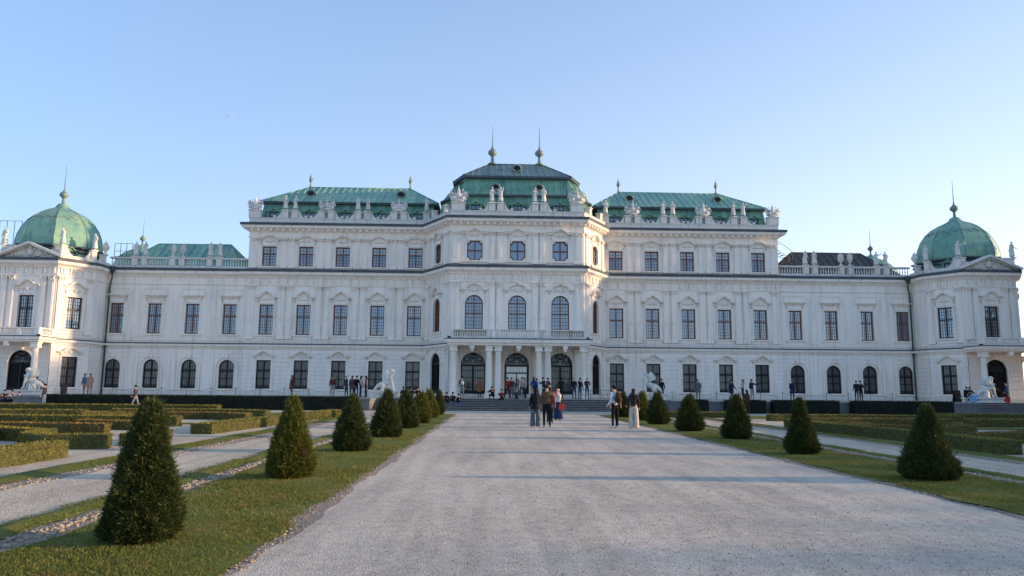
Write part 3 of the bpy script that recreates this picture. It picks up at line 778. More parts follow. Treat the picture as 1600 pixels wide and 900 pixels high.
# ------------------------------------------------------------------ portico
po = MB(); P0 = Fr((-6.05, 62.95), (6.05, 62.95))
sweep(po, [(-6.05,67.7-.003),(-6.05,62.95),(6.05,62.95),(6.05,67.697)], [(-.35,5.32),(.0,5.34),(.03,5.50),(.16,5.56),(.20,5.84),(-.35,5.86)])
po.box(-5.9, 5.9, 63.1, 67.69, 5.52, 5.80)
part(po, 'porch_slab', M['trim'])
g = MB(); sweep(g, [(-6.05,67.2),(-6.05,62.95),(6.05,62.95),(6.05,67.2)], [(.0,5.862),(.235,5.845),(.235,5.915),(.0,5.95)]); part(g, 'porch_flashing', M['gutter'])
bal = MB()
for fr in (P0, Fr((-6.05,67.6),(-6.05,62.95)), Fr((6.05,62.95),(6.05,67.6))):
    L = fr.L
    fbox(bal, fr, .0, L, 5.95, 6.08, -.25, .0); fbox(bal, fr, -.02, L+.02, 6.60, 6.70, -.27, .03)
    stops = [u for u in ([.25, 3.55, 4.25, 7.85, 8.55, L-.25] if L > 8 else [.25, L-.25])]
    for u in stops: fbox(bal, fr, u-.24, u+.24, 6.083, 6.597, -.262, .012)
    k = .2
    while k < L:
        if all(abs(k-u) > .31 for u in stops): baluster(bal, fr, k, 6.083, .514, -.12)
        k += .21
    if L > 8:
        for a, b in ((.5, 3.3), (8.8, 11.6)): fbox(bal, fr, a, b, 6.083, 6.597, -.24, -.215)
part(bal, 'balcony_balustrade', M['stone'])
def column(x, y, r=.28, parent=palace, z1=5.32):
    c = MB()
    c.box(x-.38, x+.38, y-.38, y+.38, TZ+.01, TZ+.30)
    c.lathe(x, y, [(r*1.28,TZ+.3),(r*1.28,TZ+.38),(r*1.05,TZ+.44),(r*1.12,TZ+.5),(r,TZ+.56),(r*1.02,TZ+1.6),(r*.86,4.55),(r*.95,4.60),(r*.86,4.65),(r*.9,4.76),(r*1.15,4.86)], 20)
    c.box(x-.34, x+.34, y-.34, y+.34, 4.86, 4.98); c.box(x-.30, x+.30, y-.30, y+.30, 4.98, z1-.13); c.box(x-.36, x+.36, y-.36, y+.36, z1-.13, z1)
    o = c.build('column', M['trim']); world_parent(o, parent)
for x in (-5.55, -2.52, -1.74, 1.74, 2.52, 5.55): column(x, 63.45)
kb = MB()
for x in (-3.98, 0, 3.98):
    fbox(kb, P0, x+6.05-.2, x+6.05+.2, 5.05, 5.32, -.3, -.02); fbox(kb, P0, x+6.05-.12, x+6.05+.12, 4.85, 5.05, -.28, -.06)
part(kb, 'pendant_keystone', M['trim'])
# balconies of the corner pavilions
for sx in (-1, 1):
    x0, x1 = sorted((sx*41.25, sx*46.75)); b = MB()
    path = [(x0, 66.99), (x0, 64.7), (x1, 64.7), (x1, 66.99)]
    sweep(b, path, [(-.3,5.36),(.0,5.38),(.03,5.5),(.15,5.56),(.18,5.80),(-.3,5.82)]); b.box(x0+.2, x1-.2, 64.9, 66.98, 5.5, 5.78)
    for fr in (Fr(path[0], path[1]), Fr(path[1], path[2]), Fr(path[2], path[3])):
        L = fr.L; fbox(b, fr, 0, L, 5.88, 6.0, -.22, 0.0); fbox(b, fr, -.02, L+.02, 6.5, 6.6, -.24, .03)
        st = [.22, L-.22]+([L/2-1.0, L/2+1.0] if L > 4 else [])
        for u in st: fbox(b, fr, u-.2, u+.2, 6.003, 6.497, -.232, .012)
        k = .2
        while k < L:
            if all(abs(k-u) > .26 for u in st): baluster(b, fr, k, 6.003, .494, -.11)
            k += .2
    fr = Fr(path[1], path[2]); fbox(b, fr, fr.L/2-.2, fr.L/2+.2, 5.0, 5.36, -.3, -.02)
    part(b, 'balcony', M['trim'])
    g = MB(); sweep(g, path, [(.0,5.822),(.215,5.802),(.215,5.875),(.0,5.9)]); part(g, 'balcony_flashing', M['gutter'])
    for x in (41.72, 46.28): column(sx*x, 65.2, .27, palace, 5.36)

# ------------------------------------------------------------------ roofs
def quadseam(mb, a, b, c, d, step=.62, r=.035, mi=0, seams=True):
    """sheet between eave a->b and upper edge d->c, with raised standing seams"""
    a, b, c, d = map(Vector, (a, b, c, d))
    if not seams: mb.add([a, b, c, d], [(0,1,2,3)] if (c-d).length > 1e-4 else [(0,1,2)], mi); return
    e = (b-a); L = e.length; e.normalize()
    up = (d-a)-e*((d-a).dot(e)); Hh = up.length; up.normalize(); nrm = e.cross(up)
    tl = (d-a).dot(e); tr = (c-a).dot(e)
    def vv_(u):
        if tl > 1e-6 and u < tl: return max(0., u/tl)
        if L-tr > 1e-6 and u > tr: return max(0., (L-u)/(L-tr))
        return 1.
    cuts = [0.]; u = step/2
    while u < L: cuts.append(u); u += step
    cuts.append(L)
    for u0_, u1_ in zip(cuts, cuts[1:]):
        us = [(u0_, 0.), (u1_, 0.)]
        for t_ in sorted({u1_, u0_} | {w for w in (tl, tr) if u0_ < w < u1_}, reverse=True):
            if vv_(t_) > 1e-5: us.append((t_, vv_(t_)))
        if len(us) >= 3: mb.add([a+e*p_+up*Hh*q_ for p_, q_ in us], [tuple(range(len(us)))], mi)
    u = step/2
    while u < L:
        v = 1.
        if u < tl: v = u/tl if tl > 1e-6 else 1
        if u > tr and L-tr > 1e-6: v = min(v, (L-u)/(L-tr))
        if v > .05:
            p = a+e*u; q = p+up*Hh*v
            s = e*r; n = nrm*(r*2.2)
            mb.add([p-s, p+s, p+s+n, p-s+n, q-s, q+s, q+s+n, q-s+n], [(0,1,2,3),(7,6,5,4),(3,2,6,7),(1,5,6,2),(4,0,3,7)], mi)
        u += step
def hip(mb, x0, x1, y0, y1, z0, rx0, rx1, ry, z1, step=.62, mi=0):
    A,B,C_,D_ = (x0,y0,z0),(x1,y0,z0),(x1,y1,z0),(x0,y1,z0); R0,R1 = (rx0,ry,z1),(rx1,ry,z1)
    quadseam(mb, A, B, R1, R0, step, mi=mi); quadseam(mb, B, C_, R1, R1, step, mi=mi)
    quadseam(mb, C_, D_, R0, R1, step, mi=mi); quadseam(mb, D_, A, R0, R0, step, mi=mi)
    for p, q in ((A,R0),(B,R1),(C_,R1),(D_,R0),(R0,R1)): mb.tube([p, q], .07, 6, mi)
def eave_band(mb, x0, x1, y0, y1, z0, z1, mi=0): mb.box(x0, x1, y0, y1, z0, z1, mi)
def dormer(fr, u, z, w=1.0, h=1.05, depth=1.5, d=0.):
    """pedimented copper dormer with a small window"""
    m = MB()
    P = lambda uu, zz, dd: fr.pt(u+uu, z+zz, d+dd)
    fbox(m, fr, u-w/2-.12, u-w/2+.06, z, z+h, d-depth, d+.0); fbox(m, fr, u+w/2-.06, u+w/2+.12, z, z+h, d-depth, d+.0)
    fbox(m, fr, u-w/2+.061, u+w/2-.061, z, z+.10, d-depth, d-.02)
    c = [(u-w/2-.26, z+h), (u-w/4, z+h+.12), (u, z+h+.34), (u+w/4, z+h+.12), (u+w/2+.26, z+h)]
    ribbon(m, c, .07, d-depth, d+.16, fr); ribbon(m, [(a, b-.08) for a, b in c], .08, d-depth, d+.06, fr)
    m.add([P(-w/2-.1,h,-.01), P(w/2+.1,h,-.01), P(w/4,h+.1,-.01), P(0,h+.3,-.01), P(-w/4,h+.1,-.01)], [(0,1,2,3,4)])
    for sd in (-1, 1): m.blob(P(sd*(w/2+.22), .12, -.05), (.12, .12, .2), 6)
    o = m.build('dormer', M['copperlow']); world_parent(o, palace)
    q = MB()
    q.add([P(-w/2+.06,.1,-.22), P(w/2-.06,.1,-.22), P(w/2-.06,h-.0,-.22), P(-w/2+.06,h-.0,-.22)], [(0,1,2,3)])
    fo = q.build('pane', M['gl3d'], None); fo.parent = o; fo.matrix_parent_inverse = Matrix.Identity(4)
    q = MB()
    for uu in (-w/2+.09, 0, w/2-.09): fbox(q, fr, u+uu-.03, u+uu+.03, z+.1, z+h, d-.21, d-.15)
    fbox(q, fr, u-w/2+.12, u+w/2-.12, z+h*.55, z+h*.55+.05, d-.205, d-.155)
    fo = q.build('frame', M['darkwood'], None); fo.parent = o
M['gl3d'] = m_glass('dormer_pane', (.05, .06, .08), (.12, .13, .15), .15)
def oculus(x, y, z, s=.42):
    m = MB(); n = 14
    m.tube([(x+s*cos(a), y, z+s*.8*sin(a)) for a in [2*pi*k/n for k in range(n+1)]], .10, 6)
    m.tube([(x, y+.02, z), (x, y+1.6, z)], s*.98, 14, cap=False)
    m.blob((x, y+.05, z-s*.95), (s*1.1, .12, .12), 8)
    o = m.build('round_dormer', M['copperdark']); world_parent(o, palace)
    q = MB(); q.add([(x+s*cos(2*pi*k/n), y+.04, z+s*.8*sin(2*pi*k/n)) for k in range(n)], [tuple(range(n))]); p = q.build('opening', M['dark']); p.parent = o
def finial(x, y, z, s=1., spike=2.0, mat='copperdark', fig=False):
    m = MB()
    if fig:
        m.lathe(x, y, [(.22,z),(.10,z+.15),(.06,z+.5),(.09,z+.62),(.16,z+.75),(.20,z+.95),(.10,z+1.1),(.14,z+1.2),(.04,z+1.35),(.02,z+1.6)], 8)
        m.blob((x+.14, y, z+.95), (.14, .06, .12), 6)
    else:
        m.lathe(x, y, [(.42*s,z),(.40*s,z+.12*s),(.16*s,z+.25*s),(.13*s,z+.75*s),(.20*s,z+.85*s),(.42*s,z+1.05*s),(.40*s,z+1.30*s),(.22*s,z+1.45*s),(.10*s,z+1.62*s),(.05*s,z+1.9*s),(.012,z+1.9*s+spike)], 12)
    o = m.build('finial', M[mat]); world_parent(o, palace)

for sx in (-1, 1):
    r = MB()
    xa, xb = sorted((sx*8.2, sx*25.6))
    # steep lower slope
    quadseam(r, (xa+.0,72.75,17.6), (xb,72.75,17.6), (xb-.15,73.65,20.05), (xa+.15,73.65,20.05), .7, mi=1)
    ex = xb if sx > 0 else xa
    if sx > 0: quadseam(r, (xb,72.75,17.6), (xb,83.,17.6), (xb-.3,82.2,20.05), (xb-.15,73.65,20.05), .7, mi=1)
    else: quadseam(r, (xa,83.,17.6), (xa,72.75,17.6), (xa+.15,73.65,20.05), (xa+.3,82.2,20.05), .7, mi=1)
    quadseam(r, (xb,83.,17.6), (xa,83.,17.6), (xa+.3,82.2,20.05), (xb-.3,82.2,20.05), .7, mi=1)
    X0, X1 = (7.9, 25.75) if sx > 0 else (-25.75, -7.9)
    r.box(X0, X1, 73.30, 82.6, 20.05, 20.20, 2)
    hip(r, X0-.06, X1+.06, 73.22, 82.7, 20.215, *( (11.3, 22.1) if sx > 0 else (-22.1, -11.3)), 78., 23.0, .66)
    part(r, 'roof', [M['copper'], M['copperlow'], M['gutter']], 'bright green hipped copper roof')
    for x in WX: dormer(Fr((-30, 72.62), (30, 72.62)), 30+sx*x, 17.95, 1.0, 1.0, 1.4)
    for x in (11.9, 21.2): oculus(sx*x, 75.0, 21.55)
    for x in (11.3, 22.0): finial(sx*x, 78., 22.95, fig=True)
# centre roof, three tiers on a chamfered plan
def tier(a, b, y0, c, yb, z): return [(-b,yb,z),(-b,y0+c,z),(-a,y0,z),(a,y0,z),(b,y0+c,z),(b,yb,z)]
def loft(mb, t0, t1, mi, step=.6):
    for i in range(len(t0)-1): quadseam(mb, t0[i], t0[i+1], t1[i+1], t1[i], step, mi=mi)
r = MB()
T0 = tier(5.85, 7.9, 68.55, 3.4, 83., 17.6); T1 = tier(5.55, 7.35, 69.25, 3.1, 83., 20.0)
loft(r, T0, T1, 1)
def slab(t0, t1, mi):
    for i in range(len(t0)-1): r.add([t0[i], t0[i+1], t1[i+1], t1[i]], [(0,1,2,3)], mi)
def lift(t, z): return [(x, y, z) for x, y, _ in t]
E1 = tier(5.75, 7.6, 69.0, 3.15, 83., 20.0); slab(T1, E1, 2); slab(E1, lift(E1, 20.17), 2)
T2 = tier(5.6, 7.35, 69.25, 3.1, 83., 20.2); slab(lift(E1, 20.17), T2, 2)
T3 = tier(5.02, 6.0, 70.3, 2.4, 82.5, 22.05); loft(r, T2, T3, 1)
E2 = tier(5.28, 6.35, 69.95, 2.5, 82.6, 22.05); slab(T3, E2, 2); slab(E2, lift(E2, 22.24), 2)
R0, R1 = (-2.75,74.6,24.85), (2.75,74.6,24.85); E = lift(tier(5.3, 6.4, 69.92, 2.5, 80., 22.0), 22.25)
quadseam(r, E[2], E[3], R1, R0, .6, mi=0); quadseam(r, E[3], E[4], R1, R1, .6, mi=0); quadseam(r, E[1], E[2], R0, R0, .6, mi=0)
quadseam(r, E[4], E[5], R1, R1, .6, mi=0); quadseam(r, E[0], E[1], R0, R0, .6, mi=0); quadseam(r, E[5], E[0], R0, R1, .6, mi=0)
for p, q in ((E[2],R0),(E[3],R1),(E[1],R0),(E[4],R1),(R0,R1)): r.tube([p, q], .08, 6, 2)
part(r, 'roof', [M['copperdark'], M['copperlow'], M['gutter']], 'darker three-tiered copper roof over the centre')
for x in (-3.98, 0, 3.98): dormer(Fr((-30, 68.45), (30, 68.45)), 30+x, 17.95, 1.0, 1.0, 1.2)
oculus(0, 71.6, 23.55, .42)
for x in (-2.1, 2.1): oculus(x, 69.45, 21.0, .36)
for x in (-2.45, 2.45): finial(x, 74.6, 24.8, 1.12, 2.1)
# outer wing roofs
for sx, mt in ((-1, 'copper'), (1, 'brownroof')):
    r = MB(); x0, x1 = sorted((sx*28.2, sx*40.4)); q0, q1 = sorted((sx*30.3, sx*37.9))
    hip(r, x0, x1, 75.4, 85.0, 13.9, q0, q1, 78.6, 16.7, .75)
    r.box(x0-.1, x1+.1, 75.3, 85.1, 12.9, 13.9)
    r.box(*sorted((sx*26.3, sx*39.5)), 72.6, 75.3, 12.9, 13.06)
    part(r, 'roof', M[mt], 'low dark brown sheet metal roof' if sx > 0 else 'low green copper roof')
# domes
def dome(cx, cy, s=1., zb=14.6, small=False):
    d = MB(); k = s
    prof = [(3.98,0),(4.04,.12),(4.0,.8),(3.84,1.45),(3.54,2.15),(3.05,2.85),(2.43,3.40),(1.70,3.80),(.98,4.08),(.62,4.30),(.45,4.6)]
    n = 8; sub = 4; vs = []
    def oct_r(a):
        m = (a % (2*pi/n))-pi/n; return .965*cos(pi/n)/cos(m)*1.02+.015
    NN = n*sub
    for r_, z in prof:
        for i in range(NN):
            a = 2*pi*i/NN; rr = r_*k*(.925*oct_r(a) if r_ > .7 else 1); vs.append((cx+rr*cos(a+pi/8), cy+rr*sin(a+pi/8), zb+z*k))
    f = [(i*NN+j, i*NN+(j+1) % NN, (i+1)*NN+(j+1) % NN, (i+1)*NN+j) for i in range(len(prof)-1) for j in range(NN)]
    d.add(vs, f, 0, False)
    # ribs on the eight arrises and the scalloped upper apron
    for i in range(n):
        a = 2*pi*i/n+pi/8
        d.tube([(cx+r_*k*.925*cos(a), cy+r_*k*.925*sin(a), zb+z*k+.0) for r_, z in prof[1:-1]], .035, 5, 1)
    pts = []
    for i in range(97):
        a = 2*pi*i/96; t = 2.85+.22*sin(8*a*3)*(.6+.4*cos(8*a)); 
        for (ra, za), (rb, zb_) in zip(prof, prof[1:]):
            if za <= t <= zb_: rr = ra+(rb-ra)*(t-za)/(zb_-za)
        rr = rr*k*.925*oct_r(a-pi/8)+.02; pts.append((cx+rr*cos(a), cy+rr*sin(a), zb+t*k))
    d.tube(pts, .035, 4, 1, cap=False)
    o = d.build('dome', [M['domecopper'], M['copperdark']]); world_parent(o, palace)
    b = MB()
    b.lathe(cx, cy, [(3.95*k,zb-1.9),(3.85*k,zb-.62)], 8, 1, False, pi/8)
    b.lathe(cx, cy, [(3.85*k,zb-.62),(4.1*k,zb-.52),(4.1*k,zb-.36),(3.95*k,zb-.3),(4.25*k,zb-.12),(4.25*k,zb-.02),(3.7*k,zb+.02)], 8, 0, False, pi/8)
    o2 = b.build('drum', [M['gutter'], M['copperlow']]); world_parent(o2, palace)
    finial(cx, cy, zb+4.5*k, .95*k, 2.3*k, 'copperdark')
M['domecopper'] = m_copper('dome_copper', (.13, .29, .235), (.19, .37, .285), (.30, .43, .28))
for sx in (-1, 1):
    dome(sx*44.5, 72.0)
    dome(sx*44.5, 88.8, .85, 14.5)
    for a, dd in ((-pi/2, 0), (-pi/2-sx*pi/4, 0), (-pi/2+sx*pi/4, 0)):
        # a dormer in the drum, facing out
        cx, cy = sx*44.5+3.66*cos(a), 72.0+3.66*sin(a); tx, ty = -sin(a), cos(a)
        if abs(a+pi/2) < .1: continue
        fr = Fr((cx-tx*2, cy-ty*2), (cx+tx*2, cy+ty*2)); dormer(fr, 2., 13.22, .95, .9, .9, .15)

# downpipes with hopper heads
for sx in (-1, 1):
    m = MB(); x = sx*39.32
    m.tube([(x, 71.98, .9), (x, 71.98, 11.3), (sx*39.05, 71.75, 12.1), (sx*38.95, 71.5, 12.6)], .075, 8)
    m.box(x-.12, x+.12, 71.86, 72.1, 5.35, 5.5); m.lathe(sx*38.95, 71.42, [(.12,12.35),(.30,12.75),(.34,13.05)], 8)
    part(m, 'downpipe', M['pipe'])

# ------------------------------------------------------------------ terrace, steps, ground
def flat(name, pts, z, mat, thick=None):
    b = MB(); b.add([(x, y, z) for x, y in pts], [tuple(range(len(pts)))])
    return b.build(name, mat)
gd = flat('ground', [(-900,-300),(900,-300),(900,900),(-900,900)], 0.0, M['plaza']); tag(gd, kind='structure')
def edge_sheet(name, x0, x1, y0, y1, z, mat, amp=.12, step=.25, fade=None, hump=0., seed=1, nx=6):
    """strip along Y with uneven long edges"""
    r_ = random.Random(seed); ny = int((y1-y0)/step)
    ph = [r_.uniform(0, 6.28) for _ in range(8)]
    def w(y, k): return amp*(.55*sin(y*.9+ph[k])+.35*sin(y*2.3+ph[k+1])+.3*sin(y*5.1+ph[k+2])+.35*(r_.random()-.5))
    vs = []; fs = []
    for j in range(ny+1):
        y = y0+(y1-y0)*j/ny; a = x0+w(y, 0); b = x1+w(y, 3)
        for i in range(nx+1):
            t = i/nx; vs.append((a+(b-a)*t, y, z+hump*sin(pi*t)+(hump and .012*sin(y*1.3+t*5))))
    for j in range(ny):
        for i in range(nx): fs.append((j*(nx+1)+i, j*(nx+1)+i+1, (j+1)*(nx+1)+i+1, (j+1)*(nx+1)+i))
    b = MB(); b.add(vs, fs, 0, True); o = b.build(name, mat); tag(o, kind='structure'); return o
edge_sheet('main_path', -4.75, 4.55, -12, 51.5, .006, M['gravel'], .02)
for sx in (-1, 1):
    def X(a, b): return sorted((sx*a, sx*b))
    s = 10+sx
    edge_sheet('soil_verge', *X(4.52, 4.88), -12, 49, .010, M['soil'], .10, seed=s)
    edge_sheet('lawn', *X(4.68, 7.05), -12, 48.6, .018, M['lawn'], .10, hump=.022, seed=s+3)
    edge_sheet('stone_gutter', *X(7.0, 7.5), -12, 46, .014, M['soil'], .10, seed=s+5)
    edge_sheet('lawn_verge', *X(7.42, 7.85), -12, 44, .022, M['lawn'], .10, hump=.03, seed=s+7)
    edge_sheet('side_path', *X(7.7, 9.95), -12, 47, .012, M['gravel2'], .05, seed=s+9)
    edge_sheet('soil_verge', *X(9.75, 10.3), -12, 45, .018, M['soil'], .12, seed=s+11)
    edge_sheet('lawn_verge', *X(10.15, 10.95), -12, 45, .024, M['lawn'], .08, hump=.03, seed=s+13)
    edge_sheet('parterre_gravel', *X(10.9, 40), -2, 50.5, .010, M['gravel2'], .05, seed=s+15)
    edge_sheet('parterre_lawn', *X(13.6, 38), 32.6, 34.2, .02, M['lawn'], .1, hump=.03, seed=s+17)
    edge_sheet('parterre_lawn', *X(12.4, 38), 43.5, 48.5, .02, M['lawn'], .1, hump=.03, seed=s+19)

# terrace plateau and retaining wall
t = MB()
TP = [(-60,60.2),(-37.2,60.2),(-37.2,55.6),(-11.3,55.6),(-11.3,59.0),(11.3,59.0),(11.3,55.6),(34.6,55.6),(34.6,60.2),(60,60.2)]
t.add([(x, y, TZ) for x, y in TP]+[(60,100,TZ),(-60,100,TZ)], [tuple(range(12))])
tag(t.build('terrace', M['plaza']), kind='structure')
w = MB()
for poly in ([(-37.2,60.0),(-37.2,55.6),(-11.3,55.6),(-11.3,58.9)], [(11.3,58.9),(11.3,55.6),(34.6,55.6),(34.6,60.0)]):
    b = MB(); sweep(b, poly, [(.0,.0),(.0,TZ-.14),(.06,TZ-.14),(.06,TZ+.012),(-.4,TZ+.012)])
    o = b.build('retaining_wall', M['wallstone'])
    tag(o, 'grey stone retaining wall along the terrace %s of the central steps' % ('left' if poly[0][0] < 0 else 'right'), 'wall', 'terrace retaining walls')
def stairs(x0, x1, ytop, n, rise, run, label, z1=TZ):
    e = empty('staircase', ((x0+x1)/2, ytop, 0)); tag(e, label, 'steps')
    for i in range(n):
        z = z1-(i)*rise; y = ytop-(i+1)*run
        b = MB(); b.box(x0, x1, y, ytop+.2 if i == 0 else y+run+.02, z-rise+(.0 if i < n-1 else .002), z+.004)
        b.v = [(a-(x0+x1)/2, b_-ytop, c) for a, b_, c in b.v]
        o = b.build('step', M['step'], e)
        q = MB(); q.box(x0-(x0+x1)/2, x1-(x0+x1)/2, y-.03-ytop, y+.05-ytop, z-.03, z+.008); q.build('nosing', M['nosing'], o)
stairs(-11.3, 11.3, 59.0, 7, TZ/7, .34, 'wide dark stone steps leading up to the columned entrance')
stairs(-50.0, -37.3, 60.2, 7, TZ/7, .34, 'sunlit stone steps in front of the left corner pavilion')
stairs(35.0, 50.0, 60.2, 7, TZ/7, .34, 'shaded stone steps in front of the right corner pavilion')

# ------------------------------------------------------------------ foliage
def cards(P, D, L, Wd, rs):
    """narrow leaf cards: P positions, D directions, lengths L, widths Wd -> verts, quads"""
    n = len(P); D = D/np.linalg.norm(D, axis=1, keepdims=True)
    R = rs.normal(size=(n, 3)); S = np.cross(D, R); S /= np.linalg.norm(S, axis=1, keepdims=True)
    L = np.asarray(L).reshape(-1, 1); Wd = np.asarray(Wd).reshape(-1, 1)
    a = P; b = P+D*L*.5+S*Wd; c = P+D*L; d = P+D*L*.5-S*Wd
    V = np.stack([a, b, c, d], 1).reshape(-1, 3); Fq = np.arange(4*n).reshape(-1, 4)
    return V, Fq
def yew_mesh(seed, nshoots, h=2.0, prof=None, per=6, size=1.):
    rs = np.random.default_rng(seed)
    prof = prof or [(0,.36),(.06,.47),(.18,.50),(.35,.44),(.55,.34),(.75,.22),(.9,.12),(1.,.04)]
    zz = np.array([p[0] for p in prof]); rr = np.array([p[1] for p in prof])
    # sample heights weighted by radius
    t = rs.random(nshoots*3); keep = rs.random(nshoots*3) < np.interp(t, zz, rr)/rr.max()*.9+.1
    t = t[keep][:nshoots]; n = len(t); a = rs.random(n)*2*pi
    lump = 1+.07*np.sin(3*a+t*9)+.06*np.sin(7*a-t*15+1)+.05*np.sin(13*a+t*31)
    r = np.interp(t, zz, rr)*lump*(1-.20*rs.random(n)**2); z = t*h
    rad = np.stack([np.cos(a), np.sin(a), np.zeros(n)], 1)
    up = np.array([0, 0, 1.])
    d0 = rad*(.75-.3*t[:, None])+up*(.55+.8*t[:, None]**2)+rs.normal(size=(n, 3))*.22
    d0 /= np.linalg.norm(d0, axis=1, keepdims=True)
    base = rad*r[:, None]*1.0+up*z[:, None]
    P = []; D = []; L = []; Wd = []
    sl = (.07+.075*rs.random(n)**2+.05*(rs.random(n) > .93))*size
    for k in range(per):
        f = k/per
        P.append(base+d0*(sl*f*.9)[:, None]-d0*.04); dd = d0+rs.normal(size=(n, 3))*.55; D.append(dd); L.append(sl*(.75-.3*f)); Wd.append(np.full(n, .0052*size))
    P.append(base-d0*.05); D.append(d0); L.append(sl*1.35); Wd.append(np.full(n, .0048*size))
    V, Fq = cards(np.concatenate(P), np.concatenate(D), np.concatenate(L), np.concatenate(Wd), rs)
    V[:, 0] += V[:, 2]*.05*np.sin(seed*2.1); V[:, 1] += V[:, 2]*.04*np.cos(seed*1.3)     # none stands perfectly straight
    V[:, 2] = np.maximum(V[:, 2], .01)
    return V, Fq, (zz, rr)
def yew_core(prof, h, n=28):
    zz, rr = prof; c = MB(); k = 18; vs = []
    r_ = random.Random(3)
    for i in range(k+1):
        t = i/k
        for j in range(n):
            a = 2*pi*j/n; q = np.interp(t, zz, rr)*.86*(1+.06*sin(3*a+t*9)+.05*sin(7*a-t*15+1)+r_.uniform(-.04, .04))
            vs.append((q*cos(a), q*sin(a), max(.0, t*h*.97)))
    f = [(i*n+j, i*n+(j+1) % n, (i+1)*n+(j+1) % n, (i+1)*n+j) for i in range(k) for j in range(n)]
    c.add(vs, f, 0, True); return c
PR_BROAD = [(0,.50),(.06,.60),(.16,.60),(.3,.50),(.45,.42),(.6,.34),(.75,.25),(.88,.18),(.95,.12),(1.,.04)]
PR_BELL = [(0,.50),(.07,.62),(.18,.60),(.34,.46),(.5,.34),(.68,.24),(.84,.16),(.94,.09),(1.,.02)]
PR_OBE = [(0,.36),(.08,.43),(.22,.42),(.42,.34),(.62,.24),(.8,.145),(.92,.08),(1.,.02)]
def topiary(x, y, h, prof, mat, ns, seed, label, per=6, size=1., wscale=1., rot=None, near=False):
    e = empty('yew_topiary', (x, y, .03), rot if rot is not None else seed*1.7); tag(e, label, 'shrub', 'clipped yew cones lining the main path')
    V, Fq, pr = yew_mesh(seed, ns, h, [(a, b*wscale) for a, b in prof], per, size)
    mesh_np('foliage', V, Fq, M[mat], e)
    yew_core(pr, h).build('inner_core', M['yewcore'], e)  # dark cone added inside the needles to block light through them
    b = MB(); b.tube([(0,0,-.06),(0.02,0,h*.3),(0,.01,h*.6)], [.06,.045,.02], 8); b.build('trunk', M['bark'], e)
    return e
row = [('nearest', 7.85, 1.36, PR_BROAD, 'yew', 24000, .53, 8, .95), ('second nearest', 13.45, 1.36, PR_OBE, 'yewlit', 13000, .82, 7, 1.0), ('third nearest', 19.7, 1.34, PR_OBE, 'yew', 8000, .90, 6, 1.25),
       ('fourth nearest', 25.4, 1.44, PR_OBE, 'yew', 4500, .92, 6, 1.6), ('fifth nearest', 31.3, 1.38, PR_OBE, 'yew', 3500, 0.9, 5, 1.9), ('third farthest', 36.4, 1.30, PR_OBE, 'yewlit', 3000, .85, 5, 2.0),
       ('second farthest', 42.2, 1.40, PR_OBE, 'yewlit', 2600, .85, 5, 2.2), ('farthest', 47.3, 1.42, PR_OBE, 'yew', 2400, .62, 5, 1.8)]
adj = {'nearest': 'dark bushy', 'second nearest': 'golden green', 'third nearest': 'dense green', 'fourth nearest': 'green', 'fifth nearest': 'rounded green', 'third farthest': 'yellowish', 'second farthest': 'yellowish narrow', 'farthest': 'dark narrow'}
for i, (nm, y, h, pr, mt, ns, ws, per, sz) in enumerate(row):
    topiary([-5.95,-5.90,-5.88,-5.77,-5.77,-5.65,-5.7,-5.6][i], [8.0,13.5,19.2,24.7,30.6,35.3,41.5,46.6][i], h, pr, mt, ns, 30+i, '%s clipped yew cone, %s in the row left of the main path' % (adj[nm], nm), per, sz, ws)
rowr = [('nearest', 13.75, 1.30, PR_BELL, 'yew', 13000, .70, 7, 1.05, 'dark bell-shaped'), ('second nearest', 19.4, 1.34, PR_BELL, 'yew', 8000, .56, 6, 1.25, 'dark shaded'), ('third nearest', 25.6, 1.36, PR_OBE, 'yew', 4800, .88, 6, 1.6, 'ragged dark'),
        ('fourth nearest', 30.6, 1.30, PR_OBE, 'yew', 3600, .98, 5, 1.9, 'short green'), ('third farthest', 36.7, 1.38, PR_OBE, 'yew', 3000, 1.0, 5, 2.0, 'small green'), ('second farthest', 41.2, 1.36, PR_OBE, 'yewlit', 2700, .66, 5, 2.2, 'brownish narrow'), ('farthest', 45.8, 1.40, PR_OBE, 'yew', 2500, .8, 5, 1.9, 'dark narrow')]
for i, (nm, y, h, pr, mt, ns, ws, per, sz, ad) in enumerate(rowr):
    topiary([5.70,5.66,5.87,5.6,5.65,5.8,5.6][i], [13.7,19.15,24.9,29.8,35.7,40.1,44.7][i], h, pr, mt, ns, 50+i, '%s clipped yew cone, %s in the row right of the main path' % (ad, nm), per, sz, ws)

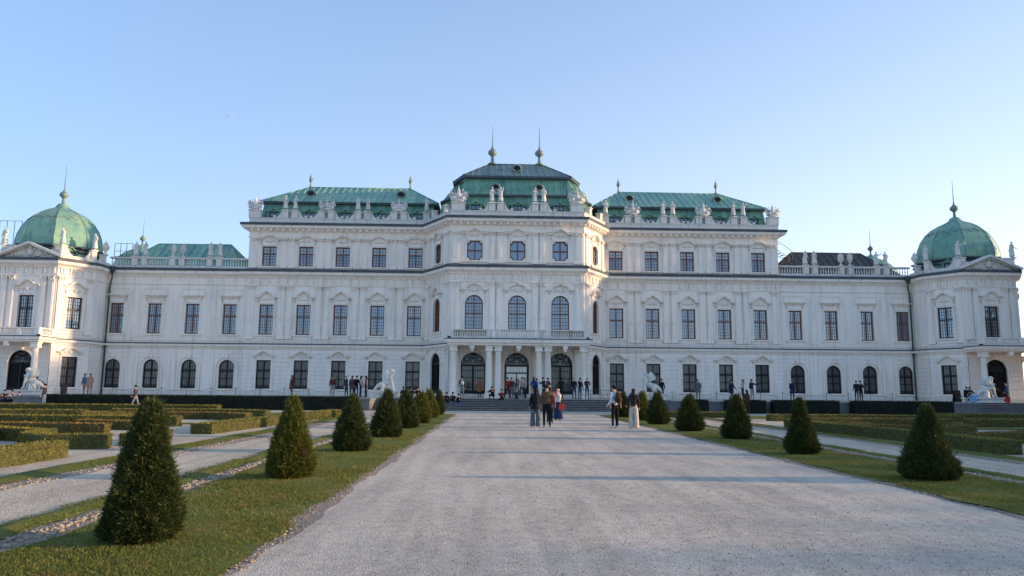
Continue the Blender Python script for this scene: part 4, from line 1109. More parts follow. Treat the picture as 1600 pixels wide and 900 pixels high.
def hedge(name, pts, w, h, mats, label, group, dens=260, leaf=.035, seed=0, kindless=True, closed=False):
    """clipped hedge along a plan polyline: solid core and leaf cards over its faces"""
    if name == 'box_hedge': h *= .68; dens *= 1.5; leaf *= .85; w *= .9
    e = empty(name, (pts[0][0], pts[0][1], 0)); tag(e, label, 'hedge', group)
    ox, oy = pts[0]; q = [(x-ox, y-oy) for x, y in pts]
    b = MB(); k = .93
    sweep(b, q, [(-w/2*k,.0),(-w/2*k,h*.96),(w/2*k,h*.96),(w/2*k,.0)][::-1]); b.build('inner_core', mats[1], e)
    rs = np.random.default_rng(seed+77); P = []; D = []
    for (x0, y0), (x1, y1) in zip(q, q[1:]):
        L = sqrt((x1-x0)**2+(y1-y0)**2); tx, ty = (x1-x0)/L, (y1-y0)/L; nx, ny = ty, -tx
        for face in range(5):
            ar = L*h if face < 2 else (L*w if face == 2 else w*h); n = int(ar*dens)
            if n < 1: continue
            s = rs.random(n)*(L+.0); t = rs.random(n)
            if face < 2:
                sg = 1 if face == 0 else -1; u = s; v = np.full(n, sg*w/2*.95); z = t*h; d = np.tile([nx*sg, ny*sg, .25], (n, 1))
            elif face == 2:
                u = s; v = (t-.5)*w; z = np.full(n, h*.95); d = np.tile([0, 0, 1.], (n, 1))
            else:
                u = np.full(n, -w*.0 if face == 3 else L); v = (rs.random(n)-.5)*w; z = t*h; sg = -1 if face == 3 else 1; d = np.tile([tx*sg, ty*sg, .25], (n, 1))
            lump = .018*np.sin(u*3.1+z*5)+.012*np.sin(u*9+z*13)
            p = np.stack([x0+tx*u+nx*v+lump*nx, y0+ty*u+ny*v+lump*ny, z], 1)
            P.append(p); D.append(d+rs.normal(size=(n, 3))*.55)
    P = np.concatenate(P); D = np.concatenate(D)
    V, Fq = cards(P, D, leaf*(.8+.6*rs.random(len(P))), leaf*.32*np.ones(len(P)), rs)
    V[:, 2] = np.maximum(V[:, 2], .005)
    mesh_np('foliage', V, Fq, mats[0], e)
    return e
BX_ = (M['box'], M['boxcore']); RU = (M['boxrust'], M['boxcore'])
HL = [ # left parterre (x positive here, mirrored), height .52
 ([(12.0,4),(12.05,10.5),(12.1,17.3)], .55, .56, 'long low box hedge nearest the camera on the left', 520, .045),
 ([(12.2,19.75),(13.6,19.5),(14.6,20.3),(14.9,21.7),(17.4,23.0)], .5, .56, 'curving low box hedge behind the nearest left box hedge', 420, .05),
 ([(12.15,20.6),(12.15,23.0)], .5, .5, 'short low box hedge beside the left lawn verge', 400, .05),
 ([(17.6,19.6),(16.6,21.2),(17.2,23.2),(19.5,24.4),(24,24.8)], .5, .56, 'curled low box hedge at the left edge of the photo', 380, .05),
 ([(12.2,25.9),(12.0,30.0),(11.7,34.2)], .85, .54, 'broad flat-topped box hedge block standing out on the left', 380, .05),
 ([(15.2,25.6),(18.0,25.7),(21.5,26.8)], .5, .54, 'straight low box hedge with a brown leafy end on the left', 320, .06),
 ([(15.0,30.9),(18.0,30.9),(21,30.8),(25,32.0)], .6, .62, 'low box hedge in the middle of the left garden', 260, .07),
 ([(17.9,28.9),(15.4,28.0)], .5, .5, 'short slanting low box hedge in the left garden', 260, .07),
 ([(11.6,36.0),(11.4,40.2),(11.3,43.6)], .8, .55, 'farther box hedge block beside the left side path', 240, .07),
 ([(22.8,38.6),(27,38.0),(33,40.2)], .7, .6, 'long low box hedge far left in the parterre', 180, .08),
 ([(14,36.5),(16.5,38.0),(19.8,37.6),(21.5,35.6)], .5, .52, 'bowed low box hedge far back in the left parterre', 200, .08),
 ([(14.5,41.2),(18.5,42.2),(23,41.6)], .6, .56, 'gently curved low box hedge near the back of the left parterre', 180, .08),
 ([(20,49.3),(27,49.4),(35,49.5)], .8, .62, 'straight box hedge closing the left parterre before the terrace', 160, .09)]
for i, (pts, w_, h_, lb, dn, lf) in enumerate(HL):
    hedge('box_hedge', [(-x, y) for x, y in reversed(pts)], w_, h_, RU if i in (5, 7, 10) else BX_, lb, 'low box hedges of the left parterre', dn, lf, i)
HR = [
 ([(11.35,19.5),(11.55,24.7),(11.3,29.8),(11.2,33.5)], .75, .58, 'long dark box hedge beside the right side path', 380, .05, 0),
 ([(11.9,17.4),(13.6,18.2)], .7, .56, 'short box hedge at the right edge of the photo', 420, .05, 0),
 ([(13.6,20.9),(17.0,20.6),(20.5,21.9)], .55, .5, 'low orange-tinged box hedge behind the shrub at the right edge', 340, .055, 1),
 ([(12.9,23.2),(15.8,24.6),(21.0,24.9)], .55, .55, 'straight box hedge with a rusty top on the right', 320, .06, 1),
 ([(12.9,26.3),(14.2,28.6),(12.6,30.6),(13.8,32.0)], .5, .5, 'wavy scorched orange box hedge on the right', 300, .06, 1),
 ([(14.9,28.9),(16.9,29.6),(17.6,31.9)], .5, .5, 'curled scorched orange box hedge farther right', 280, .06, 1),
 ([(18.3,28.2),(22.6,29.2),(27,29.0)], .5, .52, 'orange-topped box hedge at the far right', 260, .06, 1),
 ([(12.6,35.6),(15.8,36.2),(20,35.8)], .55, .52, 'rusty low box hedge in the middle of the right garden', 220, .07, 1),
 ([(20.5,35.3),(26,36.2),(31,36.0)], .7, .58, 'dark low box hedge far right in the parterre', 200, .08, 0),
 ([(13,41.0),(18,41.8),(24,41.2)], .55, .52, 'low box hedge near the back of the right parterre', 180, .08, 0),
 ([(8.6,45.6),(12.2,45.4)], .8, .5, 'short dark box hedge at the far end of the right path', 200, .08, 0),
 ([(24,44.3),(36,44.6)], .7, .56, 'straight dark box hedge closing the right parterre', 160, .09, 0)]
for i, (pts, w_, h_, lb, dn, lf, ru) in enumerate(HR):
    hedge('box_hedge', pts, w_, h_, RU if ru else BX_, lb, 'low box hedges of the right parterre', dn, lf, 40+i)
HB = (M['hornbeam'], M['hcore'])
hedge('terrace_hedge', [(-34.2,54.75),(-12.25,54.75)], 1.1, 1.0, HB, 'long dark clipped hedge below the terrace left of the steps', 'dark hedges along the terrace wall', 150, .09, 91)
for i, (a, b, lb) in enumerate(((12.0, 13.65, 'short dark clipped hedge right next to the central steps'), (15.1, 17.9, 'dark clipped hedge behind the ragged yew on the right'), (18.6, 23.4, 'dark clipped hedge in the middle below the right terrace'), (24.6, 32.0, 'longest dark clipped hedge below the right terrace'))):
    hedge('terrace_hedge', [(a, 54.95), (b, 54.95)], .95, .98, HB, lb, 'dark hedges along the terrace wall', 150, .09, 95+i)

# grass blades on the lawns near the camera (nobody could count them)
def blades(name, regions, z, hgt):
    Vs = []; n_all = 0
    for x0, x1, y0, y1, n in regions:
        rs = np.random.default_rng(int(abs(x0*10)+y0*7)); y = y0+(y1-y0)*rs.random(n); x = x0+(x1-x0)*rs.random(n)
        edge = np.minimum(x-x0, x1-x)+.06*np.sin(y*3.1)+.05*np.sin(y*7.7+x); k = edge > rs.random(n)*.28
        pat = np.sin(x*2.3+np.sin(y*.9)*2)*np.sin(y*1.1+x*.7); k &= rs.random(n) > np.clip(pat*1.6-.35, 0, .85)
        x = x[k]; y = y[k]; m = len(x)
        t = (x-x0)/(x1-x0); zz = z+.02*np.sin(pi*t)-.014
        h = hgt*(.5+.9*rs.random(m)); a = rs.random(m)*2*pi; w = .0035+.002*rs.random(m)+.0003*y
        lean = rs.normal(size=(m, 2))*.018
        A = np.stack([x-np.cos(a)*w, y-np.sin(a)*w, zz], 1); B = np.stack([x+np.cos(a)*w, y+np.sin(a)*w, zz], 1); C = np.stack([x+lean[:, 0], y+lean[:, 1], zz+h], 1)
        Vs.append(np.stack([A, B, C], 1).reshape(-1, 3))
    V = np.concatenate(Vs); o = mesh_np(name, V, np.arange(len(V)).reshape(-1, 3), M['blade']); return o
tag(blades('grass', [(-7.1,-4.62,5.0,9.,42000), (-7.1,-4.62,9.,15.,34000), (-7.1,-4.62,15.,28.,26000), (-8.05,-7.35,6.5,20.,16000), (-11.0,-10.15,8,28.,16000),
      (4.62,7.1,9.5,16.,40000), (4.62,7.1,16.,28.,26000), (7.4,7.9,10,22,8000), (10.15,11.0,14,28,10000)], .03, .027), 'short green turf blades on the lawn strips', 'grass', None, 'stuff')
# rubble stones along the gutters
def rocks(name, regions, label):
    Vs = []; Fs = []; o = 0; r_ = random.Random(4)
    ico = [(0,0,-1),(.72,-.53,-.45),(-.28,-.85,-.45),(-.89,0,-.45),(-.28,.85,-.45),(.72,.53,-.45),(.28,-.85,.45),(-.72,-.53,.45),(-.72,.53,.45),(.28,.85,.45),(.89,0,.45),(0,0,1)]
    fc = [(0,1,2),(1,0,5),(0,2,3),(0,3,4),(0,4,5),(1,5,10),(2,1,6),(3,2,7),(4,3,8),(5,4,9),(1,10,6),(2,6,7),(3,7,8),(4,8,9),(5,9,10),(6,10,11),(7,6,11),(8,7,11),(9,8,11),(10,9,11)]
    for x0, x1, y0, y1, n, s0, s1 in regions:
        for _ in range(n):
            x = r_.triangular(x0, x1, (x0+x1)/2); y = r_.uniform(y0, y1); s = s0+(s1-s0)*r_.random()**2.2; a = r_.uniform(0, 6.28)
            sx_, sy_, sz_ = s*r_.uniform(.8,1.5), s*r_.uniform(.7,1.2), s*r_.uniform(.45,.8)
            for v in ico:
                j = [c*r_.uniform(.8, 1.15) for c in v]; X_, Y_ = j[0]*sx_, j[1]*sy_
                Vs.append((x+X_*cos(a)-Y_*sin(a), y+X_*sin(a)+Y_*cos(a), max(.0, .012+sz_*.35+j[2]*sz_)))
            Fs += [(o+a_, o+b_, o+c_) for a_, b_, c_ in fc]; o += 12
    ob = mesh_np(name, np.array(Vs), np.array(Fs), M['rock']); tag(ob, label, 'stones', None, 'stuff')
reg = []
for sx in (-1, 1):
    X = lambda a, b: sorted((sx*a, sx*b))
    reg += [(*X(7.05,7.42),5,13,1500,.008,.040), (*X(7.05,7.42),13,24,1200,.010,.042), (*X(7.05,7.42),24,40,800,.014,.045),
            (*X(4.45,4.85),5,16,800,.005,.018), (*X(4.45,4.85),16,34,600,.008,.022), (*X(9.7,10.2),9,26,900,.012,.035)]
rocks('gutter_stones', reg, 'loose pale stones and rubble along the lawn edges')
rocks('loose_pebbles', [(-4.4, 4.5, 5.2, 13, 5200, .004, .010), (-9.6, -7.9, 8, 15, 900, .005, .011)], 'small loose pebbles lying on the gravel paths')
for o in COL.objects:
    if o.name.startswith('loose_pebbles'): o.data.materials[0] = M['peb'] if 'peb' in M else M['rock']

rs_ = np.random.default_rng(21); nl = 420
xx = np.concatenate([rs_.uniform(-7.3, -4.4, 190), rs_.uniform(4.4, 7.3, 90), rs_.uniform(-4.4, 4.4, 90), rs_.uniform(-10, -7.5, 50)]); yv = 5.+22*rs_.random(nl)**1.5
Vl, Fl = cards(np.stack([xx, yv, np.full(nl, .05)], 1), np.stack([rs_.normal(size=nl), rs_.normal(size=nl), rs_.normal(size=nl)*.15], 1), .03+.03*rs_.random(nl), .008+.008*rs_.random(nl), rs_)
Vl[:, 2] = np.clip(.016+(np.abs(np.repeat(xx, 4)) > 4.6)*.03+rs_.random(len(Vl))*.012, .012, .1)
M['deadleaf'] = m_leaf('dry_leaves', [(.07, .035, .015), (.16, .08, .03), (.28, .17, .07), (.35, .24, .10)], .8, .1)
tag(mesh_np('fallen_leaves', Vl, Fl, M['deadleaf']), 'scattered dry brown leaves on lawn and gravel', 'leaves', None, 'stuff')
# tall clipped trees beside the garden, right of the picture: they throw the long evening shadow
def tree(x, y, h, w, seed, label):
    e = empty('tree', (x, y, 0)); tag(e, label, 'tree', 'tall trees along the right side of the garden')
    rs = np.random.default_rng(seed); b = MB(); b.tube([(0,0,-.05),(.1,0,h*.35),(0,.1,h*.7)], [.28,.2,.08], 8)
    for k in range(5):
        a = k*1.3+seed; b.tube([(0,0,h*.3+k*.3),(w*.4*cos(a),w*.4*sin(a),h*.5+k*.35)], [.12,.03], 6)
    b.build('trunk', M['bark'], e)
    n = 2600; u = rs.normal(size=(n, 3)); u /= np.linalg.norm(u, axis=1, keepdims=True); r = rs.random(n)**.4
    P = np.stack([u[:, 0]*r*w*.62, u[:, 1]*r*w*.62, h*.56+u[:, 2]*r*h*.44], 1)
    P[:, 2] += .25*np.sin(P[:, 1]*2.3+seed)
    V, Fq = cards(P, rs.normal(size=(n, 3)), .5+.3*rs.random(n), .17*np.ones(n), rs); V[:, 2] = np.clip(V[:, 2], .3, h)
    mesh_np('crown', V, Fq, M['hornbeam'], e)
yy = -8.; k = 0; rt = random.Random(8)
names = ['first', 'second', 'third', 'fourth', 'fifth', 'sixth', 'seventh', 'eighth', 'ninth', 'tenth', 'eleventh', 'twelfth', 'thirteenth', 'fourteenth', 'fifteenth', 'sixteenth', 'seventeenth', 'eighteenth', 'nineteenth', 'twentieth', 'twenty-first', 'twenty-second', 'twenty-third', 'twenty-fourth', 'twenty-fifth', 'twenty-sixth']
while yy < 68:
    h = 8.5 if yy < 7 else (7.9 if yy < 22 else 7.8) if yy < 27 else (7.0 if yy < 33 else (4.6+rt.random()*1.6 if yy < 50 else (9.8 if yy < 58.5 else 20.)))
    h += rt.uniform(-.35, .35)
    tree(52+rt.uniform(-1, 1), yy, h, 5.2, 100+k, 'broad dense garden tree, %s in the row right of the parterre' % names[k]); yy += 3.1; k += 1

# ------------------------------------------------------------------ figures
def skin_mesh(P, E, R, sub=1):
    me = bpy.data.meshes.new('t'); me.from_pydata([tuple(p) for p in P], E, [])
    ob = bpy.data.objects.new('t', me); COL.objects.link(ob)
    sk = ob.modifiers.new('s', 'SKIN'); sk.use_smooth_shade = True
    for i, v in enumerate(me.skin_vertices[0].data):
        r = R[i]; v.radius = r if isinstance(r, tuple) else (r, r); v.use_root = (i == 0)
    ss = ob.modifiers.new('u', 'SUBSURF'); ss.levels = sub; ss.render_levels = sub
    dg = bpy.context.evaluated_depsgraph_get(); ev = ob.evaluated_get(dg); m2 = ev.to_mesh()
    vs = [tuple(v.co) for v in m2.vertices]; fs = [tuple(p.vertices) for p in m2.polygons]
    ev.to_mesh_clear(); bpy.data.objects.remove(ob); bpy.data.meshes.remove(me)
    return vs, fs
def joints(pose, seedv=0):
    """forward kinematics in body space: x right, y forward, z up; returns joint dict with the lowest foot (or the seat) at z = 0"""
    r_ = random.Random(seedv); D = radians
    j = lambda a: r_.uniform(-a, a)
    P = dict(lean=2, hipL=2, hipR=-3, kL=3, kR=3, shL=4, shR=2, elL=16, elR=18, abL=11, abR=11, head=0, ab=4, inL=0, inR=0)
    if pose == 'walk': P.update(hipL=22, hipR=-16, kL=6, kR=22, shL=-18, shR=22, elL=18, elR=25, lean=4)
    if pose == 'sit': P.update(lean=10, hipL=84, hipR=80, kL=78, kR=82, shL=38, shR=42, elL=50, elR=48, ab=9, head=14, inL=12, inR=12)
    if pose == 'steps': P.update(lean=20, hipL=100, hipR=94, kL=98, kR=88, shL=58, shR=62, elL=34, elR=30, ab=10, head=-4, inL=10, inR=10)
    if pose == 'crouch': P.update(lean=32, hipL=118, hipR=108, kL=130, kR=124, shL=58, shR=62, elL=45, elR=40, ab=12, head=-12)
    if pose == 'bend': P.update(lean=62, hipL=6, hipR=-4, kL=12, kR=8, shL=84, shR=78, elL=15, elR=25, head=-16)
    if pose == 'photo': P.update(shL=62, shR=66, elL=92, elR=88, inL=22, inR=22)
    if pose == 'phone': P.update(shR=40, elR=100, shL=6, elL=14, head=12, inR=18)
    if pose == 'pockets': P.update(shL=-8, shR=-6, elL=42, elR=40, abL=14, abR=14, inL=6, inR=6)
    if pose == 'hip': P.update(shL=-14, elL=70, abL=24, shR=4)
    if pose == 'crossed': P.update(shL=26, shR=28, elL=88, elR=86, inL=48, inR=48)
    if pose == 'selfie': P.update(shR=84, elR=8, abR=62, shL=20, elL=50)
    if pose == 'raise': P.update(shR=128, elR=36, abR=20, shL=12, elL=44, hipL=12, kL=22)
    if pose == 'raise2': P.update(shL=60, elL=88, abL=26, shR=-6, elR=40, hipR=12, kR=24)
    for k in ('lean', 'shL', 'shR', 'elL', 'elR', 'hipL', 'hipR'): P[k] += j(4)
    J = {}
    pel = Vector((0, 0, 0)); la = D(P['lean']); tor = Vector((0, sin(la), cos(la)))
    J['pel'] = pel; J['sp'] = pel+tor*.18; J['ch'] = pel+tor*.38; J['nb'] = pel+tor*.545
    ha = D(P['lean']*.55+P['head']); hd = Vector((0, sin(ha), cos(ha)))
    J['nk'] = J['nb']+hd*.06; J['hl'] = J['nb']+hd*.135+Vector((0, .012, 0)); J['ht'] = J['nb']+hd*.235+Vector((0, .012, 0)); J['hd'] = hd
    for s, sx in (('L', -1), ('R', 1)):
        h = pel+Vector((sx*.09, 0, -.02)); J['h'+s] = h
        a = D(P['hip'+s]); ab = D(P['ab']); th = Vector((sx*sin(ab)*.9, sin(a), -cos(a))).normalized(); J['k'+s] = h+th*.43
        b = a-D(P['k'+s]); sh = Vector((0, sin(b), -cos(b))); J['a'+s] = J['k'+s]+sh*.42
        J['t'+s] = J['a'+s]+Vector((sx*.02, .165, -.045)); J['hee'+s] = J['a'+s]+Vector((0, -.05, -.045))
        S = pel+tor*.49+Vector((sx*.165, 0, 0)); J['s'+s] = S
        a = D(P['sh'+s]); ab = D(P['ab'+s]); d = Vector((sx*sin(ab), sin(a)*cos(ab), -cos(a)*cos(ab))); J['e'+s] = S+d*.29
        a2 = a+D(P['el'+s]); inn_ = D(P['in'+s]); d2 = Vector((sx*(sin(ab)*.5-sin(inn_)), sin(a2), -cos(a2))).normalized(); J['w'+s] = J['e'+s]+d2*.25
        J['m'+s] = J['w'+s]+d2*.075; J['d'+s] = d2
    if pose in ('sit', 'steps'): zmin = -.10
    else: zmin = min(J['aL'].z, J['aR'].z)-.075
    for k, v in J.items():
        if k not in ('hd', 'dL', 'dR'): J[k] = v-Vector((0, 0, zmin))
    return J
def body(J, fem=False, thick=1., robe=False):
    thick *= 1.14
    names = ['pel','sp','ch','nb','nk','hl','ht','hL','kL','aL','tL','hR','kR','aR','tR','sL','eL','wL','mL','sR','eR','wR','mR']
    k = thick; sw = .92 if fem else 1.
    R = {'pel':(.135*k,.105*k),'sp':(.115*k*sw,.09*k),'ch':(.14*k*sw,.105*k),'nb':(.075,.07),'nk':(.052,.052),'hl':(.072,.082),'ht':(.072,.078),
         'h':(.088*k,.09*k),'k':(.060,.062),'a':(.042,.045),'t':(.040,.028),'s':(.072*k*sw,.074*k),'e':(.054*k,.054*k),'w':(.034,.034),'m':(.036,.02)}
    E = [('pel','sp'),('sp','ch'),('ch','nb'),('nb','nk'),('nk','hl'),('hl','ht'),('pel','hL'),('hL','kL'),('kL','aL'),('aL','tL'),('pel','hR'),('hR','kR'),('kR','aR'),('aR','tR'),
         ('ch','sL'),('sL','eL'),('eL','wL'),('wL','mL'),('ch','sR'),('sR','eR'),('eR','wR'),('wR','mR')]
    P = [J[n] for n in names]; rr = [R.get(n, R.get(n[0])) for n in names]
    vs, fs = skin_mesh(P, [(names.index(a), names.index(b)) for a, b in E], rr, 1)
    cat = {'sk': 0, 'top': 1, 'leg': 2, 'shoe': 3}
    seg = []
    for a, b in E:
        c = 'top'
        if b in ('nk', 'hl', 'ht', 'mL', 'mR'): c = 'sk'
        if b in ('kL', 'aL', 'kR', 'aR', 'hL', 'hR'): c = 'leg'
        if b in ('tL', 'tR'): c = 'shoe'
        seg.append((J[a], J[b], cat[c]))
    def near(p):
        best = 9; m = 0
        for a, b, c in seg:
            ab = b-a; t = max(0, min(1, (p-a).dot(ab)/ab.length_squared)); d = (p-a-ab*t).length
            if c == 3: d -= .01
            if d < best: best = d; m = c
        return m
    vv = [Vector(v) for v in vs]
    mi = [near(sum((vv[i] for i in f), Vector())/len(f)) for f in fs]
    mb = MB(); mb.v = list(vs); mb.f = list(fs); mb.m = mi; mb.sm = [True]*len(fs)
    # face and fingers
    hd = J['hd']; c = (J['hl']+J['ht'])/2; fwd = Vector((0, hd.z, -hd.y))
    mb.blob(c+fwd*.088-hd*.008, (.014, .022, .024), 6, 0)
    for sx in (-1, 1):
        mb.blob(c+fwd*.078+hd*.022+Vector((sx*.03, 0, 0)), (.011, .008, .008), 6, 4); mb.blob(c+Vector((sx*.076, -.005, 0)), (.012, .02, .03), 6, 0)
    mb.blob(c+fwd*.082-hd*.045, (.024, .008, .007), 6, 5)
    for s, sx in (('L', -1), ('R', 1)):
        d = J['d'+s]; side = d.cross(Vector((sx, 0, 0))).normalized() if abs(d.x) < .95 else Vector((0, 1, 0)); inn2 = Vector((-sx, 0, 0))
        for i, ln in enumerate((.070, .080, .075, .058)):
            o = J['m'+s]+side*(.026-.0175*i); mb.tube([o-d*.02, o+d*ln*.5+inn2*.004, o+(d*.85+inn2*.45)*ln], [.0095, .009, .0065], 5, 0)
        o = J['w'+s]+d*.03+side*.028; mb.tube([o, o+side*.025+d*.03, o+side*.03+d*.062], [.011, .0105, .008], 5, 0)
    return mb
HAIRC = {'black': (.012, .010, .010), 'brown': (.045, .026, .015), 'blond': (.28, .18, .09), 'grey': (.25, .24, .23), 'pink': (.62, .36, .36), 'navyhat': (.02, .025, .05), 'red': (.30, .02, .02)}
LIP = m_simple('lips', (.35, .14, .12), .5)
def person(px, py, z, face, H=1.72, pose='stand', top=(.03,.03,.035), legs=(.02,.025,.045), shoes=(.03,.03,.03), hair='black', long=False, hat=None, fem=False, coat=None, skirt=None, thick=1., label='', group=None, sk='skin', wide=None):
    J = joints(pose, int(abs(px*37+py*11)) % 997); mb = body(J, fem, thick); s = H/1.76
    e = empty('person', (px, py, z), radians(face)); e.scale = (s, s, s); tag(e, label, 'person', group)
    o = mb.build('body', [M[sk], cloth(top), cloth(legs), cloth(shoes), M['eye'], LIP], e)
    hd = J['hd']; c = (J['hl']+J['ht'])/2; bk_ = Vector((0, -hd.z, hd.y))
    h = MB(); rot = Matrix.Rotation(-atan2(hd.y, hd.z), 3, 'X')
    h.blob(c+hd*.028+bk_*.022, (.092, .098, .098), 10, 0, rot)
    if long: h.blob(c-hd*.09+bk_*.062, (.085, .05, .15), 10, 0, rot); h.tube([c+bk_*.07, c-hd*.14+bk_*.085, c-hd*.25+bk_*.09], [.07, .065, .03], 8)
    h.build('headscarf' if hair == 'pink' else 'hair', cloth(HAIRC[hair]), e)
    if hair == 'pink':
        q = MB(); q.tube([c-hd*.06, J['nb']-Vector((0,0,.02)), J['nb']-Vector((0,-.02,.14))], [.09, .12, .11], 10); q.build('headscarf', cloth(HAIRC['pink']), e)
    def shell(z0, z1, r0, r1, col, name, flare=0.):
        q = MB(); n = 14; pr = []
        for i in range(7):
            t = i/6; zz = z0+(z1-z0)*t; r = r0+(r1-r0)*t
            pr.append([(r*cos(2*pi*k/n)*(1+.05*cos(5*2*pi*k/n+i)), .78*r*sin(2*pi*k/n)*(1+.06*cos(4*2*pi*k/n))+J['pel'].y*0, zz) for k in range(n)])
        vs = [v for p_ in pr for v in p_]; q.add(vs, [(i*n+k, i*n+(k+1) % n, (i+1)*n+(k+1) % n, (i+1)*n+k) for i in range(6) for k in range(n)], 0, True)
        q.build(name, cloth(col), e)
    pz = J['pel'].z
    if coat: shell(pz+.40, pz-.02, .165*thick, .185*thick, coat[0], 'coat'); shell(pz-.01, pz-coat[1], .186*thick, .22*thick+.03, coat[0], 'coat')
    if skirt: shell(pz+.10, pz-skirt[1], .145, skirt[2], skirt[0], 'skirt')
    if wide:
        for s_ in 'LR':
            q = MB(); a, b = J['h'+s_], J['a'+s_]; q.tube([a, J['k'+s_], b-Vector((0,0,.03))], [.105, .10, .125], 12, cap=False); q.build('trouser_leg', cloth(wide), e)
    return e, J, s
def at_person(e, J, s, key, off):
    """world point near a joint"""
    v = (J[key]+Vector(off))*s; a = e.rotation_euler[2]
    return (e.location.x+v.x*cos(a)-v.y*sin(a), e.location.y+v.x*sin(a)+v.y*cos(a), e.location.z+v.z)
def backpack(P, col, label, s=1., col2=None):
    e, J, sc = P; p = at_person(e, J, sc, 'ch', (0, -.20, -.04)); r = empty('backpack', p, e.rotation_euler[2]); tag(r, label, 'backpack')
    b = MB(); b.blob((0, -.02, -.02), (.16*s, .10*s, .23*s), 12); b.build('pack', cloth(col), r)
    q = MB(); q.blob((0, -.10*s, -.09), (.11*s, .05, .11), 10); q.build('front_pocket', cloth(col2 or col), r)
    q = MB()
    for sx in (-1, 1): q.tube([(sx*.09, .02, -.18), (sx*.15, .10, -.05), (sx*.12, .24, .14), (sx*.10, .14, .21), (sx*.08, .02, .15)], .017, 5)
    q.build('strap', cloth(tuple(c*.6 for c in col)), r)

BLK = (.018,.018,.022); NAV = (.02,.03,.07); JEAN = (.065,.09,.14); LJ = (.17,.21,.26); WHT = (.62,.61,.60); OLV = (.11,.075,.04); RED = (.35,.03,.03); CREAM = (.58,.48,.38); GRY = (.14,.14,.15); DBR = (.07,.035,.025); ORG = (.42,.14,.07); BLU = (.03,.06,.22); BEI = (.42,.34,.27)
SHW = (.5,.5,.5)
# on the main path
a = person(-.42, 32.3, .01, 8, 1.66, 'phone', BLK, (.12,.15,.18), SHW, 'black', True, fem=True, coat=(BLK, .12), wide=(.11,.14,.17), label='long-haired person in black jacket and loose jeans left of the olive-jacketed man')
backpack(a, (.02,.022,.03), 'small black backpack on the long-haired person on the main path', .8)
b_ = person(.04, 31.8, .01, 2, 1.80, 'pockets', OLV, (.012,.012,.014), (.55,.50,.38), 'brown', label='man in an olive brown jacket and black trousers walking away down the main path', thick=1.06)
person(.52, 36.2, .01, -12, 1.70, 'stand', (.30,.07,.04), BLK, BLK, 'brown', True, fem=True, label='person in a rust red top half hidden behind the olive-jacketed man')
c_ = person(1.25, 39.8, .01, 150, 1.64, 'photo', WHT, NAV, BLK, 'pink', fem=True, skirt=((.022,.035,.10), .86, .31), label='woman in pink headscarf, white top and long navy skirt taking a photo')
def handbag(P, key, col, label, drop=.22, s=1.):
    e, J, sc = P; p = at_person(e, J, sc, key, (.0, 0, 0)); r = empty('handbag', (p[0]+.10, p[1]-.02, p[2]-drop-.40), .25); tag(r, label, 'handbag')
    q = MB(); q.add([(-.19*s,-.07,0),(.19*s,-.07,0),(.19*s,.07,0),(-.19*s,.07,0),(-.15*s,-.05,.27*s),(.15*s,-.05,.27*s),(.15*s,.05,.27*s),(-.15*s,.05,.27*s)], [(0,3,2,1),(4,5,6,7),(0,1,5,4),(1,2,6,5),(2,3,7,6),(3,0,4,7)]); q.build('bag', cloth(col), r)
    q = MB(); q.tube([(-.10,0,.26*s),(-.09,0,.36),(0,0,drop+.38),(.09,0,.36),(.10,0,.26*s)], .012, 5); q.build('handle', cloth(tuple(x*.6 for x in col)), r)
handbag(c_, 'eL', (.30,.03,.03), 'red handbag hanging from the arm of the woman in the pink headscarf')
d_ = person(2.92, 31.7, .01, 48, 1.79, 'pockets', (.66,.68,.72), (.010,.010,.012), (.70,.62,.62), 'black', label='man in a white long-sleeved shirt and black trousers right of the main path')
backpack(d_, (.05,.028,.02), 'brown backpack on the man in the white shirt', 1.12)
person(3.42, 34.6, .01, -20, 1.74, 'stand', (.32,.22,.15), BLK, BLK, 'black', label='person with curly black hair standing just behind the man in the white shirt')
e_ = person(3.74, 31.75, .01, -14, 1.66, 'hip', (.035,.028,.035), CREAM, (.2,.02,.02), 'brown', True, fem=True, wide=(.62,.54,.46), label='woman with long brown hair, dark waistcoat and wide cream trousers')
